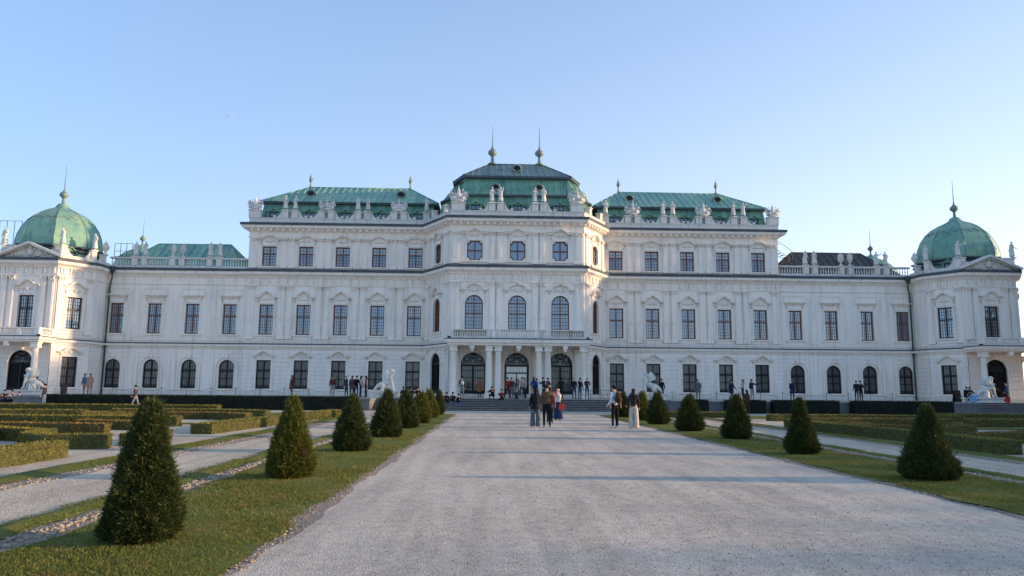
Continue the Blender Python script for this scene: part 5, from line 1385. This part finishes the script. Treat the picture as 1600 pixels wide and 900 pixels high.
# staircase and porch
TZ_ = TZ+.006
G1 = 'people gathered on the central staircase'
ppl = [
 (-6.15,58.25,.50,180,'steps',BLK,JEAN,'black',True,'person in black seated on the steps farthest left by the yew'),
 (-5.72,58.35,.50,170,'steps',(.05,.03,.03),NAV,'brown',False,'person in dark brown seated second from the left on the steps'),
 (-5.30,58.2,.50,190,'steps',BLK,LJ,'black',True,'person in pale jeans seated third from the left on the steps'),
 (-4.78,57.9,.38,172,'steps',NAV,(.12,.2,.42),'black',False,'person in a navy jacket and bright blue jeans sitting lowest on the steps'),
 (-4.62,59.0,TZ_,10,'stand',(.02,.07,.05),LJ,'black',False,'person in a dark green top and light jeans standing with a white-panelled backpack'),
 (-3.35,66.6,TZ_,165,'stand',(.40,.15,.09),BLK,'brown',True,'woman in an orange-brown coat standing beside the left iron door'),
 (-2.15,58.6,.77,160,'crouch',BLK,BLK,'black',True,'person in black crouching alone on the top step'),
 (-1.45,58.8,.77,170,'steps',(.22,.04,.035),BLK,'brown',False,'person in a dark red jacket sitting next to the crouching one'),
 (-1.02,59.6,TZ_,200,'walk',(.20,.03,.03),BLK,'black',False,'person in a red jacket standing left of the open entrance'),
 (-.62,61.9,TZ_,150,'pockets',(.10,.045,.05),GRY,'brown',False,'person in a maroon top in the crowd before the entrance'),
 (-.28,59.25,.82,172,'sit',(.06,.07,.10),JEAN,'grey',False,'person in a slate jacket sitting on the top step before the entrance'),
 (.15,59.8,TZ_,200,'crossed',(.42,.36,.31),JEAN,'brown',False,'person in a beige jacket at the centre of the crowd before the entrance'),
 (.48,61.3,TZ_,130,'phone',(.45,.38,.34),BLK,'blond',True,'fair-haired person in a cream coat before the entrance'),
 (1.12,59.6,TZ_,-40,'hip',BLU,BLK,'black',True,'person in a bright blue jacket right of the entrance crowd'),
 (1.52,62.4,TZ_,70,'walk',(.03,.06,.22),NAV,'black',False,'person in a dark blue anorak behind the bright blue jacket'),
 (1.0,59.2,.82,175,'steps',(.32,.33,.34),GRY,'grey',False,'person in light grey sitting on the top step before the blue jackets'),
 (1.92,59.7,TZ_,120,'phone',(.03,.035,.035),BLK,'black',False,'person all in black right of the blue jackets'),
 (2.36,61.8,TZ_,-60,'crossed',(.15,.04,.09),BLK,'brown',False,'person in a plum jacket near the right pair of columns'),
 (2.62,58.5,.77,185,'steps',(.12,.05,.05),GRY,'black',True,'person in dull pink sitting on the steps right of the entrance'),
 (3.3,59.8,TZ_,-15,'photo',BLK,BLK,'black',True,'tall person in black with long hair behind the couple, facing the palace'),
 (4.45,60.6,TZ_,185,'pockets',BLK,(.05,.08,.15),'grey',False,'leftmost of three people in black standing before the right iron door'),
 (4.98,61.1,TZ_,215,'phone',(.025,.02,.03),(.07,.11,.2),'brown',False,'middle one of three people in black standing before the right iron door'),
 (5.5,60.6,TZ_,190,'crossed',(.02,.025,.05),(.08,.13,.26),'grey',False,'rightmost of three people in black standing before the right iron door'),
 (9.0,59.3,.82,5,'sit',(.05,.10,.26),(.04,.05,.1),'black',False,'person in a blue jacket sitting with back turned beside the right sphinx'),
 (10.55,57.7,.14,200,'stand',(.26,.09,.07),(.2,.2,.22),'black',False,'child in a rusty red jacket standing on the steps below the right sphinx'),
 (-8.05,58.9,.87,170,'sit',BLK,BLK,'black',False,'person in black sitting rightmost of those behind the yew cones'),
 (-8.6,59.1,.87,185,'sit',(.05,.03,.03),BLK,'brown',False,'person in dark brown sitting behind the yew cones left of the steps'),
 (-9.2,59.0,.87,175,'sit',BLK,GRY,'black',True,'person in black sitting at the foot of the left sphinx pedestal'),
]
for x, y, z, f, po_, tp, lg, hr, lo, lb in ppl:
    H_ = 1.72 if 'child' not in lb else 1.25
    q = person(x, y, z, f, H_, po_, tp, lg, SHW if lg in (JEAN, LJ) else BLK, hr, lo, fem=lo, label=lb, coat=((.40,.15,.09), .38) if 'orange-brown' in lb else None)
    if 'white-panelled' in lb: backpack(q, (.55,.56,.56), 'white and green backpack on the person in dark green on the steps', .8, (.5,.5,.5))
# along the terrace
def tpos(px, Y): return (px-763.)/1155.*Y*1.0-2.37
terr = [
 (-39.05,62.2,TZ_,90,'bend',(.13,.05,.035),(.10,.08,.07),'brown',False,'person in a brown jacket bending over beside the left sphinx'),
 (-33.8,53.6,.01,100,'stand',(.05,.04,.05),(.16,.2,.27),'black',False,'person in a dark top standing in front of the left end of the long hedge'),
 (-35.6,62.0,TZ_,150,'stand',(.10,.14,.26),(.3,.16,.10),'black',False,'person in a blue jacket standing by the left downpipe'),
 (-35.15,62.0,TZ_,200,'stand',(.40,.25,.17),(.28,.16,.12),'brown',True,'person in a light tan coat standing by the left downpipe'),
 (-27.35,53.4,.01,92,'walk',(.08,.055,.06),(.20,.22,.27),'black',False,'person in a dark jacket walking right in front of the long hedge'),
 (-18.5,61.,TZ_,120,'stand',(.10,.04,.035),DBR,'brown',True,'woman with long brown hair in a dark red coat alone on the left terrace'),
 (-15.2,61,TZ_,190,'stand',(.13,.04,.04),(.35,.33,.33),'black',False,'person in a maroon top and pale trousers on the left terrace'),
 (-13.95,60.4,TZ_,80,'phone',(.04,.045,.06),NAV,'grey',False,'person in a grey jacket, leftmost of three standing together on the left terrace'),
 (-13.6,60.9,TZ_,200,'stand',(.14,.09,.09),BLK,'brown',True,'person in a brownish coat in the middle of three on the left terrace'),
 (-13.2,60.6,TZ_,210,'stand',BLK,NAV,'black',False,'person in black, rightmost of three standing together on the left terrace'),
 (-12.85,60.6,TZ_,-90,'stand',(.48,.36,.29),NAV,'black',True,'person with long hair in a cream jacket left of the left central sphinx'),
 (-12.45,60.7,TZ_,100,'stand',(.26,.10,.06),BLK,'black',True,'person in a rust jacket and black trousers left of the left central sphinx'),
 (11.95,62,TZ_,180,'pockets',BLK,BLK,'black',False,'person in black leaning just right of the right central sphinx'),
 (14.95,61.8,TZ_,160,'pockets',(.12,.13,.14),GRY,'grey',False,'person in a grey coat standing on the right terrace by the second window'),
 (17.7,61.6,TZ_,-70,'walk',(.02,.025,.05),NAV,'black',False,'person in a navy coat walking on the right terrace'),
 (16.2,53.6,.01,20,'stand',(.10,.045,.035),DBR,'brown',True,'person in a brown jacket standing beyond the ragged yew on the right'),
 (18.4,60.9,TZ_,60,'hip',(.50,.36,.29),BLK,'blond',True,'fair-haired person in a pale pink jacket on the right terrace'),
 (19.0,60.4,TZ_,200,'raise2',(.03,.03,.04),(.3,.28,.28),'black',True,'person in black with a pale bag beside the pale pink jacket'),
 (22.75,61.5,TZ_,200,'stand',(.018,.025,.06),NAV,'grey',False,'grey-haired person in a dark navy coat alone on the right terrace'),
 (28.6,62.3,TZ_,130,'stand',BLK,NAV,'brown',False,'person in black, left one of an embracing pair on the right terrace'),
 (28.98,62.3,TZ_,-160,'selfie',BLK,BLK,'brown',False,'person in black stretching out one arm for a selfie on the right terrace'),
 (37.9,62.2,TZ_,195,'sit',BLK,NAV,'black',False,'person in black sitting left beside the right pavilion sphinx'),
 (38.4,62.4,TZ_,170,'sit',(.05,.06,.09),(.15,.28,.45),'black',True,'person in dark clothes and light blue trousers sitting beside the right pavilion sphinx'),
 (41.3,62.6,TZ_,80,'bend',(.03,.03,.04),BLK,'black',False,'person in black bending forward before the right pavilion door'),
 (41.9,62.8,TZ_,40,'stand',(.03,.05,.13),(.04,.05,.08),'black',False,'person in a dark blue jacket standing before the right pavilion door'),
 (-38.3,58.2,.25,190,'steps',(.16,.07,.06),BLK,'brown',False,'person in a brownish red jacket sitting rightmost on the sunlit steps'),
 (-38.95,58.5,.38,180,'steps',(.35,.33,.32),BLK,'black',True,'person in a pale jacket sitting on the sunlit steps'),
 (-39.6,58.6,.38,175,'steps',(.12,.05,.045),NAV,'black',False,'person in dark red sitting leftmost on the sunlit steps'),
]
for x, y, z, f, po_, tp, lg, hr, lo, lb in terr:
    if po_ == 'sit':
        q = MB(); zz = z; z = z+.40
    person(x, y, z, f, 1.72, po_, tp, lg, SHW if lg[2] > .2 else BLK, hr, lo, fem=lo, label=lb, coat=(tp, .30) if 'coat' in lb else None)
    if po_ == 'sit':
        bn = empty('stone_bench', (x, y, zz)); tag(bn, 'low pale stone block under the %s' % ('person in black' if lo is False else 'person in light blue trousers')+' by the right pavilion', 'bench')
        q.box(-.28, .28, -.24, .24, .30, .40); q.build('seat', M['stone'], bn); q = MB(); q.box(-.22, .22, -.18, .18, 0, .30); q.build('leg', M['stone'], bn)

# ------------------------------------------------------------------ statues
def statue_mesh(pose, seed, robe=True, legs=False):
    J = joints(pose, seed); mb = body(J, False, 1.12); mb.m = [0]*len(mb.m)
    if robe:
        rr_ = random.Random(seed); n = 12; pz = J['pel'].z; rings = []
        for i in range(8):
            t = i/7; zz = pz+.12-(pz+.05)*t*.92; r = .17+.10*t
            rings.append([(r*cos(2*pi*k/n)*(1+.10*cos(5*2*pi*k/n+seed)), .85*r*sin(2*pi*k/n)*(1+.12*cos(4*2*pi*k/n+t*2))-.02, zz) for k in range(n)])
        mb.add([v for q in rings for v in q], [(i*n+k, i*n+(k+1) % n, (i+1)*n+(k+1) % n, (i+1)*n+k) for i in range(7) for k in range(n)], 0, True)
        mb.tube([J['sL']+Vector((0,-.06,.04)), J['ch']+Vector((0,-.14,0)), J['pel']+Vector((.12,-.14,-.1)), J['pel']+Vector((.2,-.1,-.5))], [.07,.11,.10,.05], 8)
    hd = J['hd']; mb.blob((J['hl']+J['ht'])/2+hd*.03, (.10, .105, .10), 8)
    return mb
def stat(name, mbm, x, y, z, face, s, label, cat='statue', group=None, mat='statue', base=True):
    e = empty(name, (x, y, z), radians(face)); k_ = 1.15 if name == 'roof_statue' else 1.; e.scale = (s*k_, s*k_, s); tag(e, label, cat, group)
    if isinstance(mbm, MB): mbm._m = mbm.build('figure', M[mat], e).data
    else: link(bpy.data.objects.new('figure', mbm), e)
    if base:
        q = MB(); q.box(-.26, .26, -.24, .24, -.0, .07); q.build('base', M[mat], e)
    return e
proto = [statue_mesh('hip', 3), statue_mesh('raise2', 5), statue_mesh('phone', 8), statue_mesh('pockets', 9)]
SM = []
for i, m_ in enumerate(proto):
    m_.v = [(a, b, c+.06) for a, b, c in m_.v]; o = m_.build('figure', M['statue']); SM.append(o.data); bpy.data.objects.remove(o)
def trophy(seed, wings=True):
    r_ = random.Random(seed); m = MB()
    m.blob((0, 0, .55), (.30, .22, .38), 10); m.blob((0, -.02, 1.02), (.15, .15, .17), 8); m.blob((0, 0, 1.22), (.07, .12, .12), 6)
    m.blob((0, 0, .15), (.55, .25, .17), 10)
    for sx in (-1, 1):
        m.blob((sx*.30, 0, .72), (.16, .14, .14), 8); m.blob((sx*.52, 0, .32), (.22, .16, .24), 8); m.blob((sx*.36, -.14, .36), (.2, .1, .22), 8)
        for k in range(4):
            a = .35+.33*k; L_ = .85+r_.uniform(-.1, .15)
            m.tube([(sx*.15, .05, .35), (sx*(.15+L_*sin(a)*.75), .05, .35+L_*cos(a)*.95)], [.03, .022], 5); m.blob((sx*(.15+L_*sin(a)*.75), .05, .35+L_*cos(a)*.95), (.05, .03, .10), 6)
        m.add([(sx*.2, .06, .6), (sx*.72, .05, 1.05), (sx*.85, .03, .72), (sx*.55, .0, .40)], [(0,1,2,3)] if sx < 0 else [(3,2,1,0)])
        m.tube([(sx*.25,.03,.5),(sx*.55,-.05,.8),(sx*.8,.02,.85)], [.06,.09,.03], 6)
    m.tube([(0, 0, 1.2), (0, 0, 1.5)], [.05, .02], 5)
    return m
o = trophy(3).build('figure', M['statue']); TRO = o.data; bpy.data.objects.remove(o)
Zp = 18.985
side = {-1: 'left', 1: 'right'}
nth = ['nearest the centre', 'second from the centre', 'third from the centre', 'fourth from the centre']
GS = 'stone statues along the upper parapets'
for sx in (-1, 1):
    for i, x in enumerate(reversed(CL)):
        y = 71.95
        if i in (1, 3):
            for k, dx in enumerate((-.475, .475)):
                stat('roof_statue', SM[(i+k+(sx > 0)) % 4], sx*x+dx, y, Zp, 180+(20 if dx < 0 else -20), .80, '%s stone figure of the pair on the %s wing parapet %s' % ('left' if dx < 0 else 'right', side[sx], 'nearest its outer corner' if i == 3 else 'by its middle dormer'), 'statue', GS)
        else:
            stat('roof_trophy', TRO, sx*x, y, Zp, 0, .98, 'pale stone trophy of armour and flags on the %s wing parapet %s' % (side[sx], 'nearer the centre' if i == 0 else 'nearer the outer end'), 'statue', GS, base=False)
    e = stat('roof_trophy', TRO, sx*25.8, 71.95, Zp+.04, 0, .92, 'stone trophy group with a helmeted bust on the outermost %s corner pedestal' % side[sx], 'statue', GS, base=False)
    stat('roof_statue', SM[2], sx*8.92, 71.9, 18.955, 180, .82, 'single stone figure where the %s wing meets the projecting centre' % side[sx], 'statue', GS)
    for dx, mi in ((-.40, 0), (.40, 1)):
        stat('roof_statue', SM[(mi+(sx > 0)*2) % 4], sx*2.02+dx, 67.75, Zp, 180+(15 if dx < 0 else -15), .82, 'pale stone figure, %s of the %s pair on the central parapet' % ('left' if dx < 0 else 'right', side[sx]), 'statue', GS)
    stat('roof_trophy', TRO, sx*5.58, 67.8, Zp+.02, 0, 1.06, 'large stone trophy group on the %s front corner of the central parapet' % side[sx], 'statue', GS, base=False)
    # lower balustrades
    for x, kind in ((36.72, 's'), (33.1, 'u'), (29.5, 's')):
        for dx in (-.46, .46):
            if kind == 's': stat('roof_statue', SM[(int(x)+(dx > 0)+(sx > 0)) % 4], sx*x+dx, 72.2, 14.2, 180+(15 if dx < 0 else -15), .80, '%s small stone figure of the pair on the %s balustrade %s' % ('left' if dx < 0 else 'right', side[sx], 'near the dome' if x > 35 else 'near the taller wing'), 'statue', 'stone figures and urns on the lower balustrades')
            else:
                m = MB(); m.lathe(0, 0, [(.17,0),(.17,.08),(.06,.2),(.08,.3),(.26,.55),(.32,.85),(.24,.98),(.30,1.08),(.31,1.14),(.12,1.2),(.05,1.36)], 12); m.blob((0,-.28,.8), (.14,.08,.14), 6)
                stat('roof_urn', m, sx*x+dx, 72.2, 14.2, 0, .95, 'carved stone urn, %s of the middle pair on the %s balustrade' % ('left' if dx < 0 else 'right', side[sx]), 'urn', 'stone figures and urns on the lower balustrades', base=False)
    # corner pavilion figures
    for x, y, z, mi, lb in ((41.4, 67.15, 14.26, 1, 'on the inner end of the %s pediment'), (39.8, 69.6, 14.26, 3, 'on the parapet right below the %s dome'), (46.6, 67.15, 14.26, 0, 'on the outer end of the %s pediment')):
        stat('roof_statue', SM[mi], sx*x, y, z, 180+sx*20, .86, 'weathered stone figure '+lb % side[sx], 'statue', 'stone figures around the domes')
    m = MB(); m.lathe(0, 0, [(.2,0),(.2,.1),(.08,.22),(.1,.32),(.34,.7),(.36,.95),(.2,1.12),(.26,1.2),(.1,1.32),(.12,1.4),(.03,1.5)], 12)
    stat('roof_urn', m, sx*39.55, 71.1, 14.1, 0, .9, 'bulbous stone urn between the %s dome and the balustrade' % side[sx], 'urn', None, base=False)
# sphinxes
def sphinx(wing=True):
    P = [(0,.0,.62),(0,.30,.66),(0,.62,.80),(0,.78,1.08),(0,.80,1.30),(0,.82,1.40),(0,.83,1.58),      # pelvis..chest..neck..head
         (.20,-.12,.55),(.27,.22,.42),(.27,-.10,.16),(.27,.22,.08),(-.20,-.12,.55),(-.27,.22,.42),(-.27,-.10,.16),(-.27,.22,.08),
         (.22,.74,1.02),(.22,.86,.55),(.22,.92,.12),(.22,1.10,.07),(-.22,.74,1.02),(-.22,.86,.55),(-.22,.92,.12),(-.22,1.10,.07),
         (0,-.38,.40),(.10,-.62,.16),(.30,-.62,.12)]
    E = [(0,1),(1,2),(2,3),(3,4),(4,5),(5,6),(0,7),(7,8),(8,9),(9,10),(0,11),(11,12),(12,13),(13,14),(3,15),(15,16),(16,17),(17,18),(3,19),(19,20),(20,21),(21,22),(0,23),(23,24),(24,25)]
    R = [.27,.25,.25,.23,.12,.09,(.125,.14),.22,.20,.10,(.10,.07),.22,.20,.10,(.10,.07),.14,.10,.08,(.09,.06),.14,.10,.08,(.09,.06),.16,.06,.05]
    vs, fs = skin_mesh(P, E, R, 1); m = MB(); m.v = vs; m.f = fs; m.m = [0]*len(fs); m.sm = [True]*len(fs)
    m.blob((0,.86,1.60), (.13,.14,.17), 10); m.blob((0,.76,1.66), (.17,.16,.15), 10); m.blob((0,.98,1.58), (.025,.04,.04), 6)
    m.tube([(0,.68,1.6),(0,.62,1.38),(0,.66,1.2)], [.12,.12,.05], 8)
    for sx in (-1, 1): m.blob((sx*.10,.96,1.12), (.09,.09,.09), 8)
    if wing:
        for sx in (-1, 1):
            for k in range(6):
                a = .25+.17*k; L_ = .95-.07*k
                m.tube([(sx*.18,.55,.95), (sx*.26,.55-L_*.5*sin(a),.95+L_*.55*cos(a)), (sx*.30,.50-L_*sin(a),.95+L_*.9*cos(a))], [.09,.085,.02], 6)
    return m
o = sphinx().build('figure', M['white_marble']); SPH = o.data; bpy.data.objects.remove(o)
def pedestal(x, y, w, d, h, z, label):
    e = empty('statue_pedestal', (x, y, z)); tag(e, label, 'pedestal', 'pedestals of the sphinxes'); b = MB()
    b.box(-w/2-.08, w/2+.08, -d/2-.08, d/2+.08, 0, .12); b.box(-w/2, w/2, -d/2, d/2, .12, h-.1); b.build('block', M['stone'], e)
    b = MB(); b.box(-w/2-.1, w/2+.1, -d/2-.1, d/2+.1, h-.1, h); b.build('cap', M['white_marble'], e)
for x, y, face, lb in ((-10.75, 59.7, -90, 'left of the central steps'), (10.6, 59.7, 90, 'right of the central steps'), (-39.2, 61.2, 90, 'beside the left corner pavilion'), (39.0, 61.2, -90, 'before the right corner pavilion')):
    pedestal(x, y, 2.2, 1.0, .52 if abs(x) < 20 else .42, TZ, 'white stone pedestal under the sphinx '+lb)
    stat('sphinx_statue', SPH, x-(.25 if face == -90 else -.25), y, TZ+(.52 if abs(x) < 20 else .42), face, .98, 'seated white marble sphinx with raised wings '+lb, 'statue', 'white marble sphinxes', 'white_marble', base=False)

# ------------------------------------------------------------------ small things
def barrier(x0, x1, y, label):
    e = empty('rope_barrier', (x0, y, TZ)); tag(e, label, 'barrier', 'low post and chain barriers before the facade'); n = max(1, int(round((x1-x0)/2.2))); d = (x1-x0)/n
    for i in range(n+1):
        b = MB(); b.lathe(i*d, 0, [(.05,0),(.05,.03),(.022,.05),(.022,.62),(.04,.64),(.04,.69),(.01,.72)], 6); b.build('post', M['gutter'], e)
    b = MB()
    for i in range(n): b.tube([(i*d+d*t, 0, .62-.22*sin(pi*t)) for t in [k/6 for k in range(7)]], .013, 4)
    b.build('chain', M['gutter'], e)
barrier(-37.6, -12.6, 70.6, 'low post and chain barrier along the left wing'); barrier(12.8, 38.3, 70.6, 'low post and chain barrier along the right wing')
e = empty('hand_railing', (4.9, 60.1, TZ)); tag(e, 'thin metal railing at the top of the steps before the right porch column', 'railing'); b = MB()
b.tube([(0,0,.75),(2.5,0,.75)], .022, 6); b.tube([(0,0,.4),(2.5,0,.4)], .016, 6); b.build('rail', M['gutter'], e)
for k in range(4):
    b = MB(); b.tube([(k*.83,0,0),(k*.83,0,.75)], .02, 6); b.build('post', M['gutter'], e)
e = empty('information_board', (7.85, 61.5, TZ)); tag(e, 'red barrier board standing right of the porch railing', 'board'); b = MB(); b.box(-.22,.22,-.02,.02,.15,.85); b.build('panel', cloth((.33,.06,.05)), e)
b = MB(); b.tube([(-.2,.0,0),(-.2,0,.9)], .02, 5); b.tube([(.2,.0,0),(.2,0,.9)], .02, 5); b.build('frame', M['gutter'], e)
e = empty('sandwich_board', (38.0, 63.5, TZ), radians(8)); tag(e, 'black folding sandwich board near the right corner pavilion', 'sign'); 
b = MB(); b.add([(-.3,-.22,0),(.3,-.22,0),(.3,-.02,1.0),(-.3,-.02,1.0),(-.3,-.19,0),(.3,-.19,0),(.3,.01,1.0),(-.3,.01,1.0)], [(0,1,2,3),(7,6,5,4),(0,4,5,1),(3,2,6,7),(0,3,7,4),(1,5,6,2)]); b.build('panel', cloth((.02,.022,.028)), e)
b = MB(); b.add([(-.3,.22,0),(.3,.22,0),(.3,.03,1.0),(-.3,.03,1.0),(-.3,.25,0),(.3,.25,0),(.3,.06,1.0),(-.3,.06,1.0)], [(3,2,1,0),(4,5,6,7),(0,1,5,4),(3,7,6,2),(0,4,7,3),(1,2,6,5)]); b.build('panel', cloth((.02,.022,.028)), e)
e = empty('litter_bin', (-33.6+.0, 64.5, TZ)); e.location = (-38.0, 63.4, TZ); tag(e, 'small dark metal litter bin right of the left pavilion sphinx', 'bin'); b = MB(); b.lathe(0,0,[(.2,0),(.24,.1),(.26,.7),(.28,.74),(.22,.78)], 12); b.build('body', M['muntin'], e)
b = MB(); b.lathe(0,0,[(.29,.76),(.29,.80),(.2,.86)], 12); b.build('rim', M['iron'], e)
e = empty('shopping_bag', (37.75, 60.8, TZ)); tag(e, 'light blue bag standing beside the right pavilion sphinx', 'bag'); b = MB(); b.add([(-.3,-.12,0),(.3,-.12,0),(.3,.12,0),(-.3,.12,0),(-.34,-.14,.6),(.34,-.14,.6),(.34,.14,.6),(-.34,.14,.6)], [(0,3,2,1),(4,5,6,7),(0,1,5,4),(1,2,6,5),(2,3,7,6),(3,0,4,7)]); b.build('body', cloth((.22,.42,.66)), e)
b = MB(); b.tube([(-.15,-.13,.58),(-.12,-.13,.8),(.12,-.13,.8),(.15,-.13,.58)], .015, 5); b.build('handle', cloth((.1,.2,.3)), e)
e = empty('shopping_bag', (40.55, 60.9, TZ)); tag(e, 'red bag on the ground at the foot of the right pavilion sphinx', 'bag'); b = MB(); b.add([(-.2,-.1,0),(.2,-.1,0),(.2,.1,0),(-.2,.1,0),(-.22,-.11,.5),(.22,-.11,.5),(.22,.11,.5),(-.22,.11,.5)], [(0,3,2,1),(4,5,6,7),(0,1,5,4),(1,2,6,5),(2,3,7,6),(3,0,4,7)]); b.build('body', cloth((.45,.05,.03)), e)
b = MB(); b.tube([(-.1,0,.5),(0,0,.68),(.1,0,.5)], .012, 5); b.build('handle', cloth((.2,.03,.02)), e)
# roof ladders and railings (parts of the building)
def railing(x0, x1, y, z0, z1, n=4):
    b = MB()
    for i in range(n+1): x = x0+(x1-x0)*i/n; b.tube([(x, y, z0), (x, y, z1)], .03, 5)
    for z in (z1, (z0+z1)/2, z0+.15*(z1-z0)): b.tube([(x0, y, z), (x1, y, z)], .025, 5)
    part(b, 'roof_railing', M['gutter'])
railing(-41.2, -39.4, 76.0, 14.6, 16.2, 3); railing(-54.6, -50.8, 76., 13.5, 18.4, 5)
b = MB(); b.tube([(26.3, 75., 17.0), (28.9, 75., 15.2)], .03, 5); b.tube([(26.3, 75., 16.4), (28.9, 75., 14.6)], .03, 5); b.tube([(26.3,75.,18.0),(28.9,75.,16.2)], .025, 5)
for k in range(9): t_ = k/9; b.box(26.3+2.6*t_, 26.5+2.6*t_, 74.9, 75.4, 16.7-1.8*t_-.03, 16.7-1.8*t_+.02)
b.tube([(28.9,75.,14.6),(28.9,75.,16.2)], .025, 5); part(b, 'roof_ladder', M['gutter'])
# a short vapour trail high in the sky
b = MB(); c0 = Vector((-3031, 8000, 2979)); 
b.tube([c0+Vector((0,0,0)), c0+Vector((72,0,27)), c0+Vector((145,0,55))], [2.5,5.,1.0], 6)
vt = new_mat('vapour'); vt[2].inputs['Base Color'].default_value = (.9,.9,.9,1); vt[2].inputs['Roughness'].default_value = 1; vt[2].inputs['Alpha'].default_value = .45
tag(b.build('vapour_trail', vt[0]), kind='structure')

# ------------------------------------------------------------------ light, sky, camera
EL, AZ = radians(9.0), radians(91.6)
S = Vector((sin(AZ)*cos(EL), cos(AZ)*cos(EL), sin(EL)))
sun = bpy.data.lights.new('sun', 'SUN'); sun.energy = 6.2; sun.angle = radians(.9); sun.color = (1., .70, .42)
so = bpy.data.objects.new('sun', sun); COL.objects.link(so); so.rotation_euler = (-S).to_track_quat('-Z', 'Y').to_euler()
wd = bpy.data.worlds.new('World'); SC.world = wd; wd.use_nodes = True; nt = wd.node_tree
sky = nt.nodes.new('ShaderNodeTexSky'); sky.sky_type = 'NISHITA'; sky.sun_disc = False; sky.sun_elevation = EL; sky.sun_rotation = AZ
sky.air_density = 1.0; sky.dust_density = .4; sky.ozone_density = 2.2; sky.altitude = 200
def vm(op_, a, b):
    n = nt.nodes.new('ShaderNodeVectorMath'); n.operation = op_; nt.links.new(a, n.inputs[0]); n.inputs[1].default_value = b; return n.outputs[0]
# haze evens the clear evening sky out, and glows whiter low down towards the sun
g_ = nt.nodes.new('ShaderNodeGamma'); g_.inputs[1].default_value = .48; nt.links.new(sky.outputs[0], g_.inputs[0])
base = vm('MULTIPLY', g_.outputs[0], (3.34, 4.24, 5.72))
tc = nt.nodes.new('ShaderNodeTexCoord')
def mth(op_, a, b=None):
    n = nt.nodes.new('ShaderNodeMath'); n.operation = op_; nt.links.new(a, n.inputs[0])
    if isinstance(b, (int, float)): n.inputs[1].default_value = b
    elif b is not None: nt.links.new(b, n.inputs[1])
    return n.outputs[0]
dt = nt.nodes.new('ShaderNodeVectorMath'); dt.operation = 'DOT_PRODUCT'; nt.links.new(tc.outputs['Generated'], dt.inputs[0]); dt.inputs[1].default_value = (sin(radians(70)), cos(radians(70)), 0)
g1 = mth('POWER', mth('MULTIPLY_ADD', dt.outputs['Value'], .5), 2.0); g1.node.inputs[0].links[0].from_node.inputs[2].default_value = .5
sz = nt.nodes.new('ShaderNodeSeparateXYZ'); nt.links.new(tc.outputs['Generated'], sz.inputs[0])
ab = mth('ABSOLUTE', sz.outputs[2]); om = nt.nodes.new('ShaderNodeMath'); om.operation = 'SUBTRACT'; om.inputs[0].default_value = 1.; nt.links.new(ab, om.inputs[1])
gl_ = mth('MULTIPLY', g1, mth('POWER', om.outputs[0], 2.6))
sc_ = nt.nodes.new('ShaderNodeVectorMath'); sc_.operation = 'SCALE'; sc_.inputs[0].default_value = (8.4, 6.6, 4.2); nt.links.new(gl_, sc_.inputs['Scale'])
ad_ = nt.nodes.new('ShaderNodeVectorMath'); ad_.operation = 'ADD'; nt.links.new(base, ad_.inputs[0]); nt.links.new(sc_.outputs[0], ad_.inputs[1])
bg = nt.nodes['Background']; nt.links.new(ad_.outputs[0], bg.inputs[0]); bg.inputs[1].default_value = .107
SC.view_settings.view_transform = 'Standard'; SC.view_settings.look = 'None'; SC.view_settings.exposure = 0; SC.view_settings.gamma = 1
cd = bpy.data.cameras.new('camera'); cam = bpy.data.objects.new('camera', cd); COL.objects.link(cam); SC.camera = cam
cd.sensor_width = 36; cd.lens = 36*1155/1600; cd.clip_start = .1; cd.clip_end = 20000
yaw, pit, rol = radians(1.591), radians(7.836), radians(.488)
f = Vector((sin(yaw)*cos(pit), cos(yaw)*cos(pit), sin(pit))); r0 = Vector((cos(yaw), -sin(yaw), 0)); u0 = r0.cross(f)
rv = r0*cos(rol)+u0*sin(rol); uv = -r0*sin(rol)+u0*cos(rol)
m3 = Matrix((rv, uv, -f)).transposed()
cam.location = (-2.37, 0, 1.6); cam.rotation_euler = m3.to_euler()
